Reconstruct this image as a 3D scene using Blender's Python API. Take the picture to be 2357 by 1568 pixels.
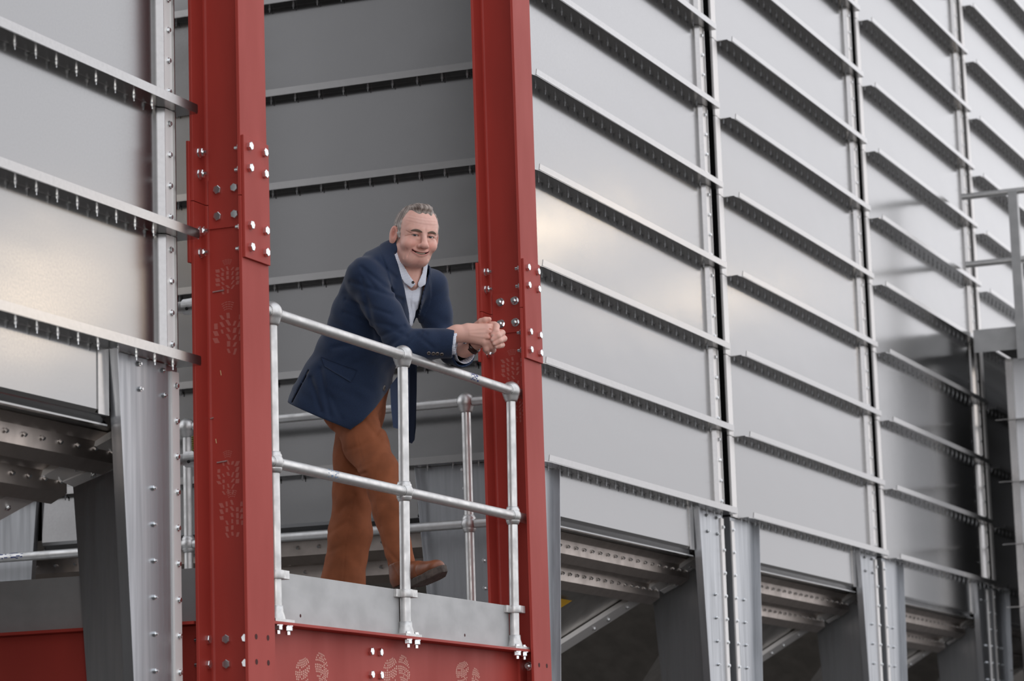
import bpy, math, random
import numpy as np
from mathutils import Matrix, Vector

random.seed(7)
for o in list(bpy.data.objects):
    bpy.data.objects.remove(o, do_unlink=True)
scn = bpy.context.scene
COL = scn.collection

# ------------------------------------------------------------------ camera
# X runs along the row of bins (away to the right), Y back along the walkway, Z up.
CAM = (-10.382, -4.715, -0.745)
YAW, PITCH, ROLL = math.radians(22.131), math.radians(9.488), math.radians(-1.808)
FPX = 6609.6
cy, sy, cp, sp, cr, sr = (math.cos(YAW), math.sin(YAW), math.cos(PITCH), math.sin(PITCH), math.cos(ROLL), math.sin(ROLL))
f0 = Vector((cy, sy, 0)); r0 = Vector((sy, -cy, 0)); u0 = Vector((0, 0, 1))
fwd = cp * f0 + sp * u0
upv = -sp * f0 + cp * u0
rgt = cr * r0 + sr * upv
upv = -sr * r0 + cr * upv
cam_d = bpy.data.cameras.new('camera')
cam = bpy.data.objects.new('camera', cam_d)
COL.objects.link(cam)
M = Matrix((rgt, upv, -fwd)).transposed().to_4x4()
M.translation = Vector(CAM)
cam.matrix_world = M
cam_d.sensor_fit = 'HORIZONTAL'
cam_d.sensor_width = 36.0
cam_d.lens = FPX * 36.0 / 2357.0
cam_d.clip_start = 0.1
cam_d.clip_end = 300
cam_d.dof.use_dof = True
cam_d.dof.focus_distance = 11.6
cam_d.dof.aperture_fstop = 4.5
scn.camera = cam

# ------------------------------------------------------------------ world: overcast daylight sky
w = bpy.data.worlds.new('world'); scn.world = w; w.use_nodes = True
nt = w.node_tree
bg = nt.nodes['Background']
tc = nt.nodes.new('ShaderNodeTexCoord')
sep = nt.nodes.new('ShaderNodeSeparateXYZ')
rmp = nt.nodes.new('ShaderNodeValToRGB')
rmp.color_ramp.elements[0].position = 0.0
rmp.color_ramp.elements[0].color = (0.93, 0.92, 0.95, 1)
rmp.color_ramp.elements[1].position = 1.0
rmp.color_ramp.elements[1].color = (0.88, 0.91, 0.98, 1)
nt.links.new(tc.outputs['Generated'], sep.inputs[0])
nt.links.new(sep.outputs['Z'], rmp.inputs[0])
cl = nt.nodes.new('ShaderNodeTexNoise'); cl.inputs['Scale'].default_value = 2.6; cl.inputs['Detail'].default_value = 3.0   # soft cloud cover
mpn = nt.nodes.new('ShaderNodeMapping'); mpn.inputs['Location'].default_value = (3.7, 0.0, 0.0)
nt.links.new(tc.outputs['Generated'], mpn.inputs[0]); nt.links.new(mpn.outputs[0], cl.inputs[0])
cm = nt.nodes.new('ShaderNodeMapRange'); cm.inputs[1].default_value = 0.3; cm.inputs[2].default_value = 0.7; cm.inputs[3].default_value = 0.78; cm.inputs[4].default_value = 1.36
nt.links.new(cl.outputs[0], cm.inputs[0])
ml = nt.nodes.new('ShaderNodeVectorMath'); ml.operation = 'SCALE'
nt.links.new(rmp.outputs[0], ml.inputs[0]); nt.links.new(cm.outputs[0], ml.inputs['Scale'])
nt.links.new(ml.outputs[0], bg.inputs[0])
bg.inputs[1].default_value = 1.0

# ------------------------------------------------------------------ high-bay lamps of the hall
def lamp(loc, aim, power, size, col):
    l = bpy.data.lights.new('high_bay_lamp', 'AREA')
    l.shape = 'DISK'; l.size = size; l.energy = power; l.color = col
    o = bpy.data.objects.new('high_bay_lamp', l); COL.objects.link(o)
    o.location = loc
    o.rotation_euler = (Vector(aim) - Vector(loc)).to_track_quat('-Z', 'Y').to_euler()
    return o
WARM = (1.0, 0.76, 0.48)
LAMPS = [((9.1, -7.1, 3.5), (0, 0, 1), 5, 0.9), ((20.0, -7.1, 6.0), (3, 0, 2), 5, 0.4),
         ((26.4, -7.1, 6.2), (5, 0, 2), 2.5, 0.35), ((-8.0, 5.9, 4.3), (1.6, 1.2, 2), 6, 1.2)]
for a in LAMPS:
    lamp(*a, WARM)
lamp((-10.6, -5.0, 0.35), (0.4, 0.2, 1.2), 55, 0.35, (1.0, 0.95, 0.9)).name = 'camera_flash'

# ------------------------------------------------------------------ view
vs = scn.view_settings
vs.view_transform = 'Standard'; vs.look = 'None'; vs.gamma = 1.0; vs.use_curve_mapping = False
vs.exposure = 0.42

# ------------------------------------------------------------------ materials
MATS = {}
def mat(name, col, rough=0.5, metal=0.0, noise=None, bump=None, colmix=None, spec=0.5, coat=0.0, sheen=0.0):
    """noise=(scale xyz, detail, amount on colour, amount on roughness); bump=(scale xyz, strength, distance)"""
    m = bpy.data.materials.new(name); m.use_nodes = True
    t = m.node_tree; b = t.nodes['Principled BSDF']
    b.inputs['Base Color'].default_value = (*col, 1)
    b.inputs['Roughness'].default_value = rough
    b.inputs['Metallic'].default_value = metal
    b.inputs['Specular IOR Level'].default_value = spec
    if coat: b.inputs['Coat Weight'].default_value = coat
    if sheen:
        b.inputs['Sheen Weight'].default_value = sheen
    tcn = None
    def tex(scale, detail):
        nonlocal tcn
        if tcn is None:
            tcn = t.nodes.new('ShaderNodeTexCoord')
        mp = t.nodes.new('ShaderNodeMapping'); mp.inputs['Scale'].default_value = scale
        n = t.nodes.new('ShaderNodeTexNoise'); n.inputs['Scale'].default_value = 1.0
        n.inputs['Detail'].default_value = detail
        t.links.new(tcn.outputs['Object'], mp.inputs[0]); t.links.new(mp.outputs[0], n.inputs[0])
        return n
    if noise:
        n = tex(noise[0], noise[1])
        mx = t.nodes.new('ShaderNodeMix'); mx.data_type = 'RGBA'
        c2 = colmix if colmix else tuple(c * (1 - noise[2]) for c in col)
        mx.inputs[6].default_value = (*col, 1); mx.inputs[7].default_value = (*c2, 1)
        rp = t.nodes.new('ShaderNodeMapRange'); rp.inputs[1].default_value = 0.38; rp.inputs[2].default_value = 0.66
        t.links.new(n.outputs[0], rp.inputs[0]); t.links.new(rp.outputs[0], mx.inputs[0])
        t.links.new(mx.outputs[2], b.inputs['Base Color'])
        if noise[3]:
            r2 = t.nodes.new('ShaderNodeMapRange'); r2.inputs[1].default_value = 0.3; r2.inputs[2].default_value = 0.7
            r2.inputs[3].default_value = rough - noise[3]; r2.inputs[4].default_value = rough + noise[3]
            t.links.new(n.outputs[0], r2.inputs[0]); t.links.new(r2.outputs[0], b.inputs['Roughness'])
    if bump:
        last = None
        for bs in (bump if isinstance(bump, list) else [bump]):
            n = tex(bs[0], 2.0)
            bp = t.nodes.new('ShaderNodeBump'); bp.inputs['Strength'].default_value = bs[1]; bp.inputs['Distance'].default_value = bs[2]
            t.links.new(n.outputs[0], bp.inputs['Height'])
            if last: t.links.new(last.outputs[0], bp.inputs['Normal'])
            last = bp
        t.links.new(last.outputs[0], b.inputs['Normal'])
    MATS[name] = m
    return m
galv = mat('galvanised_sheet', (0.325, 0.325, 0.325), 0.17, 1.0, ((120, 120, 120), 2, 0.03, 0.012), [((1.1, 1.1, 2.6), 0.25, 0.010)])
galv_flange = mat('galvanised_flange', (0.80, 0.78, 0.76), 0.5, 0.5)
galv_edge = mat('galvanised_edge', (0.44, 0.435, 0.43), 0.21, 1.0, ((60, 60, 60), 2, 0.05, 0.0))
galv_leg = mat('galvanised_leg', (0.45, 0.465, 0.485), 0.40, 1.0, ((40, 40, 2), 4, 0.16, 0.06))
galv_rib = mat('galvanised_rib', (0.52, 0.46, 0.42), 0.45, 1.0, ((12, 12, 12), 3, 0.15, 0.05))
hopper_m = mat('hopper_sheet', (0.55, 0.53, 0.50), 0.42, 1.0, ((8, 8, 8), 3, 0.2, 0.06))
zinc_dull = mat('dull_zinc_bolt', (0.34, 0.35, 0.36), 0.38, 1.0)
zinc = mat('zinc_bolt', (0.80, 0.82, 0.83), 0.24, 1.0)
tube_m = mat('galvanised_tube', (0.72, 0.72, 0.71), 0.46, 0.9, ((22, 22, 22), 4, 0.14, 0.08), ((90, 90, 90), 0.05, 0.002))
cast_m = mat('cast_fitting', (0.68, 0.68, 0.67), 0.44, 0.9, ((60, 60, 60), 3, 0.12, 0.06), ((220, 220, 220), 0.10, 0.001))
plate_m = mat('galvanised_plate', (0.47, 0.475, 0.475), 0.52, 0.6, ((7, 9, 12), 6, 0.10, 0.04), ((60, 60, 60), 0.08, 0.002))
red = mat('red_primer', (0.42, 0.050, 0.037), 0.55, 0.0, ((5, 5, 1.4), 4, 0.14, 0.05), ((300, 300, 300), 0.06, 0.0005), spec=0.32)
dust = mat('boot_dust', (0.70, 0.40, 0.33), 0.9)
dust_f = mat('boot_dust_faint', (0.47, 0.135, 0.11), 0.8)
blue_mark = mat('blue_marker', (0.03, 0.06, 0.22), 0.6)
black_m = mat('black_rubber', (0.012, 0.013, 0.014), 0.5)
hole_m = mat('bolt_hole', (0.06, 0.012, 0.01), 0.8)
concrete = mat('concrete_floor', (0.062, 0.055, 0.048), 0.75, 0.0, ((0.6, 0.6, 0.6), 6, 0.25, 0.1))
clad = mat('dark_cladding', (0.10, 0.09, 0.08), 0.7, 0.0, ((0.2, 0.2, 0.05), 2, 0.2, 0))
roof_m = mat('roof_sheet', (0.30, 0.30, 0.30), 0.7)
pale_m = mat('pale_coated_sheet', (0.84, 0.85, 0.87), 0.55, 0.0, ((6, 6, 6), 3, 0.05, 0))
yellow = mat('yellow_sticker', (0.75, 0.42, 0.02), 0.5)
green_wire = mat('yellow_green_cable', (0.30, 0.30, 0.04), 0.4)

# ------------------------------------------------------------------ mesh helpers
ORG = {}      # world origin of every object frame
class MB:
    def __init__(s): s.v = []; s.f = []; s.sm = []
    def add(s, vs, fs, smooth=False):
        o = len(s.v); s.v += [tuple(p) for p in vs]
        for f in fs: s.f.append(tuple(i + o for i in f)); s.sm.append(smooth)
    def box(s, x0, x1, y0, y1, z0, z1):
        v = [(x, y, z) for z in (z0, z1) for y in (y0, y1) for x in (x0, x1)]
        s.add(v, [(0, 2, 3, 1), (4, 5, 7, 6), (0, 1, 5, 4), (2, 6, 7, 3), (0, 4, 6, 2), (1, 3, 7, 5)])
    def hexa(s, v):   # 8 points ordered like box
        s.add(v, [(0, 2, 3, 1), (4, 5, 7, 6), (0, 1, 5, 4), (2, 6, 7, 3), (0, 4, 6, 2), (1, 3, 7, 5)])
    def prism(s, a, b, smooth=False):   # two matching rings of points
        n = len(a)
        s.add(list(a) + list(b), [tuple(range(n - 1, -1, -1)), tuple(range(n, 2 * n))] + [(i, (i + 1) % n, n + (i + 1) % n, n + i) for i in range(n)])
    def cyl(s, p0, p1, r, n=14, r1=None, caps=True):
        p0 = Vector(p0); p1 = Vector(p1); d = (p1 - p0).normalized()
        a = d.orthogonal().normalized(); b = d.cross(a)
        r1 = r if r1 is None else r1
        R0 = [p0 + (a * math.cos(2 * math.pi * i / n) + b * math.sin(2 * math.pi * i / n)) * r for i in range(n)]
        R1 = [p1 + (a * math.cos(2 * math.pi * i / n) + b * math.sin(2 * math.pi * i / n)) * r1 for i in range(n)]
        s.add(R0 + R1, [(i, (i + 1) % n, n + (i + 1) % n, n + i) for i in range(n)], True)
        if caps:
            s.add(R0, [tuple(range(n - 1, -1, -1))]); s.add(R1, [tuple(range(n))])
    def lathe(s, p0, d, prof, n=20):   # prof: list of (distance along d, radius)
        p0 = Vector(p0); d = Vector(d).normalized(); a = d.orthogonal().normalized(); b = d.cross(a)
        vs = []
        for t, r in prof:
            vs += [p0 + d * t + (a * math.cos(2 * math.pi * i / n) + b * math.sin(2 * math.pi * i / n)) * max(r, 1e-5) for i in range(n)]
        fs = [(k * n + i, k * n + (i + 1) % n, (k + 1) * n + (i + 1) % n, (k + 1) * n + i) for k in range(len(prof) - 1) for i in range(n)]
        s.add(vs, fs, True)
    def tube(s, pts, r, n=8):
        for i in range(len(pts) - 1): s.cyl(pts[i], pts[i + 1], r, n)
    def mesh(s, name, m, org=(0, 0, 0)):
        me = bpy.data.meshes.new(name)
        me.from_pydata([(p[0] - org[0], p[1] - org[1], p[2] - org[2]) for p in s.v], [], s.f)
        me.polygons.foreach_set('use_smooth', s.sm)
        me.materials.append(m); me.update()
        return me
    def build(s, name, m, parent=None, bevel=0.0):
        org = ORG[parent.name] if parent else (0, 0, 0)
        o = bpy.data.objects.new(name, s.mesh(name, m, org)); COL.objects.link(o)
        o.parent = parent; ORG[o.name] = org
        if bevel:
            bv = o.modifiers.new('bevel', 'BEVEL'); bv.width = bevel; bv.segments = 2; bv.limit_method = 'ANGLE'
        return o
def tag(o, label=None, cat=None, group=None, kind=None):
    if label: o['label'] = label
    if cat: o['category'] = cat
    if group: o['group'] = group
    if kind: o['kind'] = kind
    return o
def thing(name, loc, label, cat, group=None):
    o = bpy.data.objects.new(name, None); COL.objects.link(o)
    o.location = loc; o.empty_display_size = 0.2; ORG[o.name] = tuple(loc)
    return tag(o, label, cat, group)
def inst(name, me, parent, loc, axis=None, rot=0.0):
    """an object sharing mesh me (built along +Z) at world loc, its Z turned to axis"""
    o = bpy.data.objects.new(name, me); COL.objects.link(o); o.parent = parent
    org = ORG[parent.name]; ORG[o.name] = org
    o.location = (loc[0] - org[0], loc[1] - org[1], loc[2] - org[2])
    if axis is not None:
        q = Vector((0, 0, 1)).rotation_difference(Vector(axis))
        o.rotation_euler = (q @ Matrix.Rotation(rot, 3, 'Z').to_quaternion()).to_euler()
    return o
def hexring(r, z, ph=0.0): return [(r * math.cos(math.pi / 3 * i + ph), r * math.sin(math.pi / 3 * i + ph), z) for i in range(6)]
def bolt_mesh(name, r, h, washer=0.0, stub=0.0, head=True, m=None):
    b = MB()
    z = 0.0
    if washer:
        b.cyl((0, 0, 0), (0, 0, 0.003), washer, 16); z = 0.003
    b.prism(hexring(r, z), hexring(r, z + h * 0.85)); b.prism(hexring(r, z + h * 0.85), hexring(r * 0.86, z + h))
    if stub: b.cyl((0, 0, z + h), (0, 0, z + h + stub), r * 0.5, 10)
    return b.mesh(name, m or zinc)
BOLT = bolt_mesh('hex_bolt', 0.0165, 0.013)
NUT = bolt_mesh('hex_nut', 0.0165, 0.017, 0.019, 0.013)
SMALL = bolt_mesh('small_bolt', 0.0090, 0.007, 0.0115)
SMALLN = bolt_mesh('small_nut', 0.0095, 0.008, 0.0, 0.007)
_b = MB(); _b.cyl((0, 0, 0), (0, 0, -0.003), 0.0075, 10); _b.prism(hexring(0.0058, -0.003), hexring(0.0058, -0.010)); _b.cyl((0, 0, -0.010), (0, 0, -0.021), 0.0030, 8)
LEDGE_BOLT = _b.mesh('ledge_bolt', zinc)

# ------------------------------------------------------------------ the hall
def slab(name, x0, x1, y0, y1, z0, z1, m, label):
    b = MB(); b.box(x0, x1, y0, y1, z0, z1)
    return tag(b.build(name, m), label, None, None, 'structure')
FL = -2.36
slab('floor', -22, 60, -40, 16, FL - 0.2, FL, concrete, 'worn concrete floor of the hall')
slab('wall_left', -22.3, -22, -2, 16, FL, 12.3, clad, 'dark clad end wall behind the viewer')
slab('wall_back', -22, 60, 16, 16.3, FL, 1.6, clad, 'added low dark wall behind the bins, sky left open above it')  # shaped low: dark under the bins, sky above left to reflect
slab('dark_wall_added', 30, 30.3, 0.3, 16, FL, 6.5, clad, 'added dark wall shutting out the sky beyond the far end of the bins')  # added to keep the gap below the far bins dark
b = MB()
for i in range(12):          # roof sheets with open skylight strips between them
    b.box(-22.3 + 7 * i, -22.3 + 7 * i + 5.4, -2.0, 8.0, 12, 12.3)
tag(b.build('ceiling', roof_m), 'grey sheet roof with skylight strips high above the bins', kind='structure')

# ------------------------------------------------------------------ storage bins
YP = 0.155            # front panel plane
NL = 0.082            # depth of the ledges
Z0, DZ, KN = 0.872, 0.4567, 12
ZK = [Z0 + DZ * k for k in range(KN + 1)]
def storage_bin(label, L, R, legw, side=False, near=False):
    W = R - L
    root = thing('storage_bin', ((L + R) / 2, YP + W / 2, FL), label, 'bin', 'galvanised storage bins')
    fronts = [lambda s, n, z: (L + s, YP - n, z)]
    axes = [((1, 0, 0), (0, -1, 0))]
    if side:
        fronts.append(lambda s, n, z: (L - n, YP + W - s, z)); axes.append(((0, -1, 0), (-1, 0, 0)))
    SL = 0.0 if side else 0.03
    LEGL = 0.43; LR = 0.036
    for fi, T in enumerate(fronts):
        sa, na = axes[fi]
        def bx(b, s0, s1, n0, n1, z0, z1):
            b.hexa([T(s, n, z) for z in (z0, z1) for n in (n1, n0) for s in (s0, s1)])
        def pr(b, poly, z0, z1):   # plan polygon (s,n)
            b.prism([T(s, n, z0) for s, n in poly], [T(s, n, z1) for s, n in poly])
        for k in range(KN):
            za, zb = ZK[k] + 0.003, ZK[k + 1] - 0.002
            b = MB(); bx(b, 0.04, W - 0.056, -0.003, 0.0, za, zb); b.build('wall_panel', galv, root)
            # left corner strip of two lapped plates
            b = MB(); bx(b, SL, 0.128, -0.003, 0.004, za, zb); bx(b, SL, SL + 0.045, 0.004, 0.009, za, zb); b.build('corner_strip', galv_flange, root)
            # right corner post: splayed face, bolt flange, return edge
            b = MB()
            pr(b, [(W - 0.142, 0.0), (W - 0.142, 0.007), (W - 0.134, 0.007), (W - 0.114, 0.026), (W - 0.112, 0.026), (W - 0.112, 0.0)], za, zb)
            pr(b, [(W - 0.055, 0.0), (W - 0.055, 0.034), (W - 0.049, 0.034), (W - 0.049, 0.0)], za, zb)
            post = b.build('corner_post', galv_edge, root)
            b = MB(); bx(b, W - 0.112, W - 0.055, 0.0, 0.026, za, zb); b.build('bolt_flange', galv_flange, post)
            nb = 4
            for j in range(nb):
                zz = za + (j + 0.55) * (zb - za) / nb
                if near or (fi == 0 and side):
                    inst('small_bolt', SMALL, post, T(W - 0.083, 0.026, zz), na, 0.3 * j)
            if not near and not (fi == 0 and side):
                b = MB()
                for j in range(nb):
                    zz = za + (j + 0.55) * (zb - za) / nb
                    b.cyl(T(W - 0.083, 0.026, zz), T(W - 0.083, 0.034, zz), 0.0085, 6)
                tag(b.build('post_bolts', zinc, post), kind='stuff')
        for k in range(KN + 1):
            z = ZK[k]
            s0, s1 = 0.128, W + 0.025
            b = MB()
            pr(b, [(s0, 0.0), (s0, NL - 0.012), (s0 + 0.035, NL - 0.006), (s0 + 0.06, NL), (s1, NL), (s1, -0.03), (W - 0.01, -0.03), (W - 0.01, 0.0)], z, z + 0.004)
            # upturned lip with a clipped corner at the tip
            poly = [(s0 + 0.045, z + 0.004), (s0 + 0.055, z + 0.034), (s1 - 0.004, z + 0.034), (s1, z + 0.030), (s1, z + 0.004), (s1 - 0.012, z + 0.002), (s1 - 0.014, z)]
            b.prism([T(s, NL + 0.002, zz) for s, zz in poly], [T(s, NL - 0.002, zz) for s, zz in poly])
            # thin shadow joint against the panel
            bx(b, s0, W - 0.02, 0.0, 0.004, z - 0.002, z)
            led = b.build('ledge', galv_edge, root)
            nb = int((s1 - s0 - 0.1) / 0.128)
            if near:
                for j in range(nb + 1):
                    inst('ledge_bolt', LEDGE_BOLT, led, T(s1 - 0.085 - 0.128 * j, 0.017, z))
            else:
                b = MB()
                for j in range(nb + 1):
                    x = s1 - 0.085 - 0.128 * j
                    b.cyl(T(x, 0.017, z), T(x, 0.017, z - 0.010), 0.0056, 6); b.cyl(T(x, 0.017, z - 0.010), T(x, 0.017, z - 0.021), 0.0030, 5)
                tag(b.build('ledge_bolts', zinc_dull, led), kind='stuff')
        # skirt below the lowest ledge, rolled in along its foot
        b = MB()
        sl, sr_ = LEGL + 0.01, W - legw - 0.0
        prof = [(0.0, ZK[0] - 0.002), (0.0, 0.655), (-0.006, 0.640), (-0.020, 0.628), (-0.006, 0.612), (-0.006, 0.606), (-0.030, 0.606), (-0.030, 0.655), (-0.004, 0.66), (-0.004, ZK[0] - 0.002)]
        b.prism([T(sl, n, z) for n, z in prof], [T(sr_, n, z) for n, z in prof])
        sk = b.build('skirt', galv, root)
        b = MB(); bx(b, sr_ - 0.075, sr_ - 0.004, 0.0, 0.004, 0.64, ZK[0] - 0.003); b.build('skirt_end_plate', galv_edge, sk)
        # legs: folded plate, outer edge bolted, inner edge turned out and lipped
        tp = 0.081                                   # taper per metre
        def sx(s, z, sg): return s + sg * tp * (ZK[0] - z)
        zt, zb_ = ZK[0] - 0.003, FL
        def leg(se, si, sg):
            # se outer edge (corner), si inner edge at top, sg=+1 right leg (inner edge moves right), -1 left leg
            b = MB()
            a, c = sx(si, zt, sg), sx(si, zb_, sg)
            b.hexa([T(*p) for p in [(min(c, se), 0, zb_), (max(c, se), 0, zb_), (min(c, se), -0.004, zb_), (max(c, se), -0.004, zb_), (min(a, se), 0, zt), (max(a, se), 0, zt), (min(a, se), -0.004, zt), (max(a, se), -0.004, zt)]])
            lg = b.build('leg', galv_leg, root)
            b = MB()                                  # turned-out return along the inner edge
            b.hexa([T(*p) for p in [(c - .002, LR, zb_), (c + .002, LR, zb_), (c - .002, 0, zb_), (c + .002, 0, zb_), (a - .002, LR, zt), (a + .002, LR, zt), (a - .002, 0, zt), (a + .002, 0, zt)]])
            b.build('leg_return', galv_leg, lg)
            b = MB(); q = sorted((se, se - 0.050 * sg)); bx(b, q[0], q[1], 0.0, 0.008, zb_, zt - 0.02); fl = b.build('bolt_flange', galv_flange, lg)
            zs = [0.80 - 0.1255 * i for i in range(14)]
            bl = [(se - 0.022 * sg, 0.008, z) for z in zs] + [(se - 0.182 * sg, 0.0, z) for z in zs[3:]]
            if sg > 0: bl += [(se - 0.275, 0.0, 0.845), (se - 0.268, 0.0, 0.758), (se - 0.105, 0.0, 0.845), (se - 0.10, 0.0, 0.757)]
            for p in bl:
                if p[2] > -0.6: inst('small_bolt', SMALLN if p[1] == 0.0 else SMALL, lg, T(*p), na)
        leg(W, W - legw, 1)
        leg(0.0, LEGL, -1)
    # plain walls where no ledge is seen
    b = MB()
    b.box(R - 0.053, R - 0.051, YP + 0.005, YP + W - 0.02, ZK[0] - 0.27, ZK[KN])
    b.build('side_wall', galv, root)
    b = MB(); b.box(L + 0.01, R - 0.01, YP + W - 0.006, YP + W - 0.002, ZK[0] - 0.27, ZK[KN]); b.build('rear_wall', galv, root)
    if not side:
        b = MB(); b.box(L + 0.031, L + 0.033, YP + 0.005, YP + W - 0.02, ZK[0] - 0.27, ZK[KN]); b.build('side_wall', galv, root)
    b = MB(); b.box(L + 0.02, R - 0.02, YP + 0.02, YP + W - 0.02, ZK[KN] - 0.01, ZK[KN]); b.build('lid', galv, root)
    # inner side faces of the corner legs and the two rear legs
    def sleg(x, ya, yb, sg):
        b = MB()
        t = 0.074 * (ZK[0] - FL)
        b.hexa([(x - .002, ya, FL), (x + .002, ya, FL), (x - .002, yb - sg * t, FL), (x + .002, yb - sg * t, FL), (x - .002, ya, ZK[0]), (x + .002, ya, ZK[0]), (x - .002, yb, ZK[0]), (x + .002, yb, ZK[0])])
        b.build('leg_side', galv_leg, root)
    sleg(R - 0.006, YP + 0.002, YP + 0.45, 1)
    sleg(R - 0.006, YP + W - 0.45, YP + W - 0.01, -0.2)
    if not side:
        sleg(L + 0.006, YP + 0.002, YP + 0.36, 1); sleg(L + 0.006, YP + W - 0.36, YP + W - 0.01, -0.2)
    b = MB(); t = 0.2
    b.hexa([(R - .40, YP + W - .006, FL), (R - .01, YP + W - .006, FL), (R - .40, YP + W - .002, FL), (R - .01, YP + W - .002, FL), (R - .6, YP + W - .006, ZK[0]), (R - .01, YP + W - .006, ZK[0]), (R - .6, YP + W - .002, ZK[0]), (R - .01, YP + W - .002, ZK[0])])
    b.build('leg', galv_leg, root)
    # hopper below: four sloping walls with folded ribs
    a0, a1 = 0.06, 1.15
    def hz(a): return 0.72 - 0.80 * a
    def ring(a, dz=0.0): return [(L + a, YP + a, hz(a) + dz), (R - a, YP + a, hz(a) + dz), (R - a, YP + W - a, hz(a) + dz), (L + a, YP + W - a, hz(a) + dz)]
    b = MB(); q0, q1 = ring(a0), ring(a1)
    b.add(q0 + q1, [(i, (i + 1) % 4, 4 + (i + 1) % 4, 4 + i) for i in range(4)])
    q2 = [(x, y, z - 0.35) for x, y, z in q1]
    b.add(q1 + q2, [(i, (i + 1) % 4, 4 + (i + 1) % 4, 4 + i) for i in range(4)] + [(4, 5, 6, 7)])
    hop = b.build('hopper', hopper_m, root)
    def rib(a, fi):
        d = 0.062
        def P(s, off, da):   # s: 0 left mitre,1 right mitre ; off: distance out along wall normal ; da: shift down the slope
            aa = a + da
            nx = 0.625; nz = -0.781                  # outward normal of the wall (front: -Y, down)
            ed = aa - off * nx
            z = hz(aa) + nz * off
            lo, hi = L + ed, R - ed
            if fi == 0: return (lo if s == 0 else hi, YP + aa - nx * off, z)
            lo, hi = YP + ed, YP + W - ed
            return (L + aa - nx * off, hi if s == 0 else lo, z)
        prof = [(0.002, -0.045), (0.006, -0.045), (0.010, -0.012), (d, 0.020), (d + .004, 0.062), (0.004, 0.10), (0.002, 0.10)]
        b = MB(); b.prism([P(0, o, da) for o, da in prof], [P(1, o, da) for o, da in prof])
        rb = b.build('hopper_rib', galv_rib, hop)
        b = MB(); A = Vector(P(0, .03, -0.001)); B = Vector(P(1, .03, -0.001)); n = 24
        for j in range(n):
            p = A.lerp(B, (j + 0.5) / n); q = p + Vector((0, -0.5, -0.4)) * 0.02 if fi == 0 else p + Vector((-0.5, 0, -0.4)) * 0.02
            b.cyl(p, q, 0.0075, 6)
        tag(b.build('rib_bolts', zinc, rb), kind='stuff')
    for a in (0.17, 0.30):
        rib(a, 0)
        if side: rib(a, 1)
    rib(0.95, 0)
    # corner angle along the hopper's front right edge
    def E(a, dx, dn): return (R - a + dx, YP + a - 0.625 * dn, hz(a) - 0.781 * dn)
    b = MB()
    b.prism([E(0.10, 0.03, 0.030), E(0.10, -0.15, 0.030), E(0.10, -0.15, 0.006), E(0.10, 0.03, 0.006)], [E(0.86, 0.03, 0.030), E(0.86, -0.15, 0.030), E(0.86, -0.15, 0.006), E(0.86, 0.03, 0.006)])
    ca = b.build('corner_angle', galv_flange, hop)
    for a in (0.085, 0.235):
        b = MB(); b.prism([E(a - .03, 0.00, .050), E(a - .03, 0.10, .050), E(a + .06, 0.02, .060), E(a + .05, -0.08, .060)], [E(a - .03, 0.00, .045), E(a - .03, 0.10, .045), E(a + .06, 0.02, .055), E(a + .05, -0.08, .055)])
        br = b.build('rib_bracket', galv_flange, hop); inst('small_bolt', SMALL, br, E(a + .01, 0.02, 0.055), (0, -0.625, -0.781))
    for a in (0.15, 0.25, 0.42, 0.56, 0.50, 0.82):
        inst('small_bolt', SMALL, ca, E(a, -0.05, 0.030), (0, -0.625, -0.781))
    if near is False and side:
        b = MB(); b.add([(3.12, YP + .44 - .01, hz(.44) - .012), (3.36, YP + .44 - .01, hz(.44) - .012), (3.27, YP + .53 - .01, hz(.53) - .012), (3.12, YP + .53 - .01, hz(.53) - .012)], [(0, 3, 2, 1)])
        tag(b.build('warning_sticker', yellow, hop), 'yellow sticker')
    return root
storage_bin('leftmost galvanised bin, nearest the viewer, cut by the left edge of the picture', -4.555, -1.555, 0.475, near=True)
storage_bin('galvanised bin right beside the walkway, its shaded side wall behind the man', 1.62, 4.565, 0.50, side=True)
storage_bin('second galvanised bin to the right of the walkway', 4.70, 7.73, 0.50)
storage_bin('third galvanised bin to the right of the walkway, ending behind the distant handrail', 7.875, 10.895, 0.50)
storage_bin('farthest galvanised bin of the row, half hidden behind the distant handrail', 11.04, 14.06, 0.50)

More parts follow.
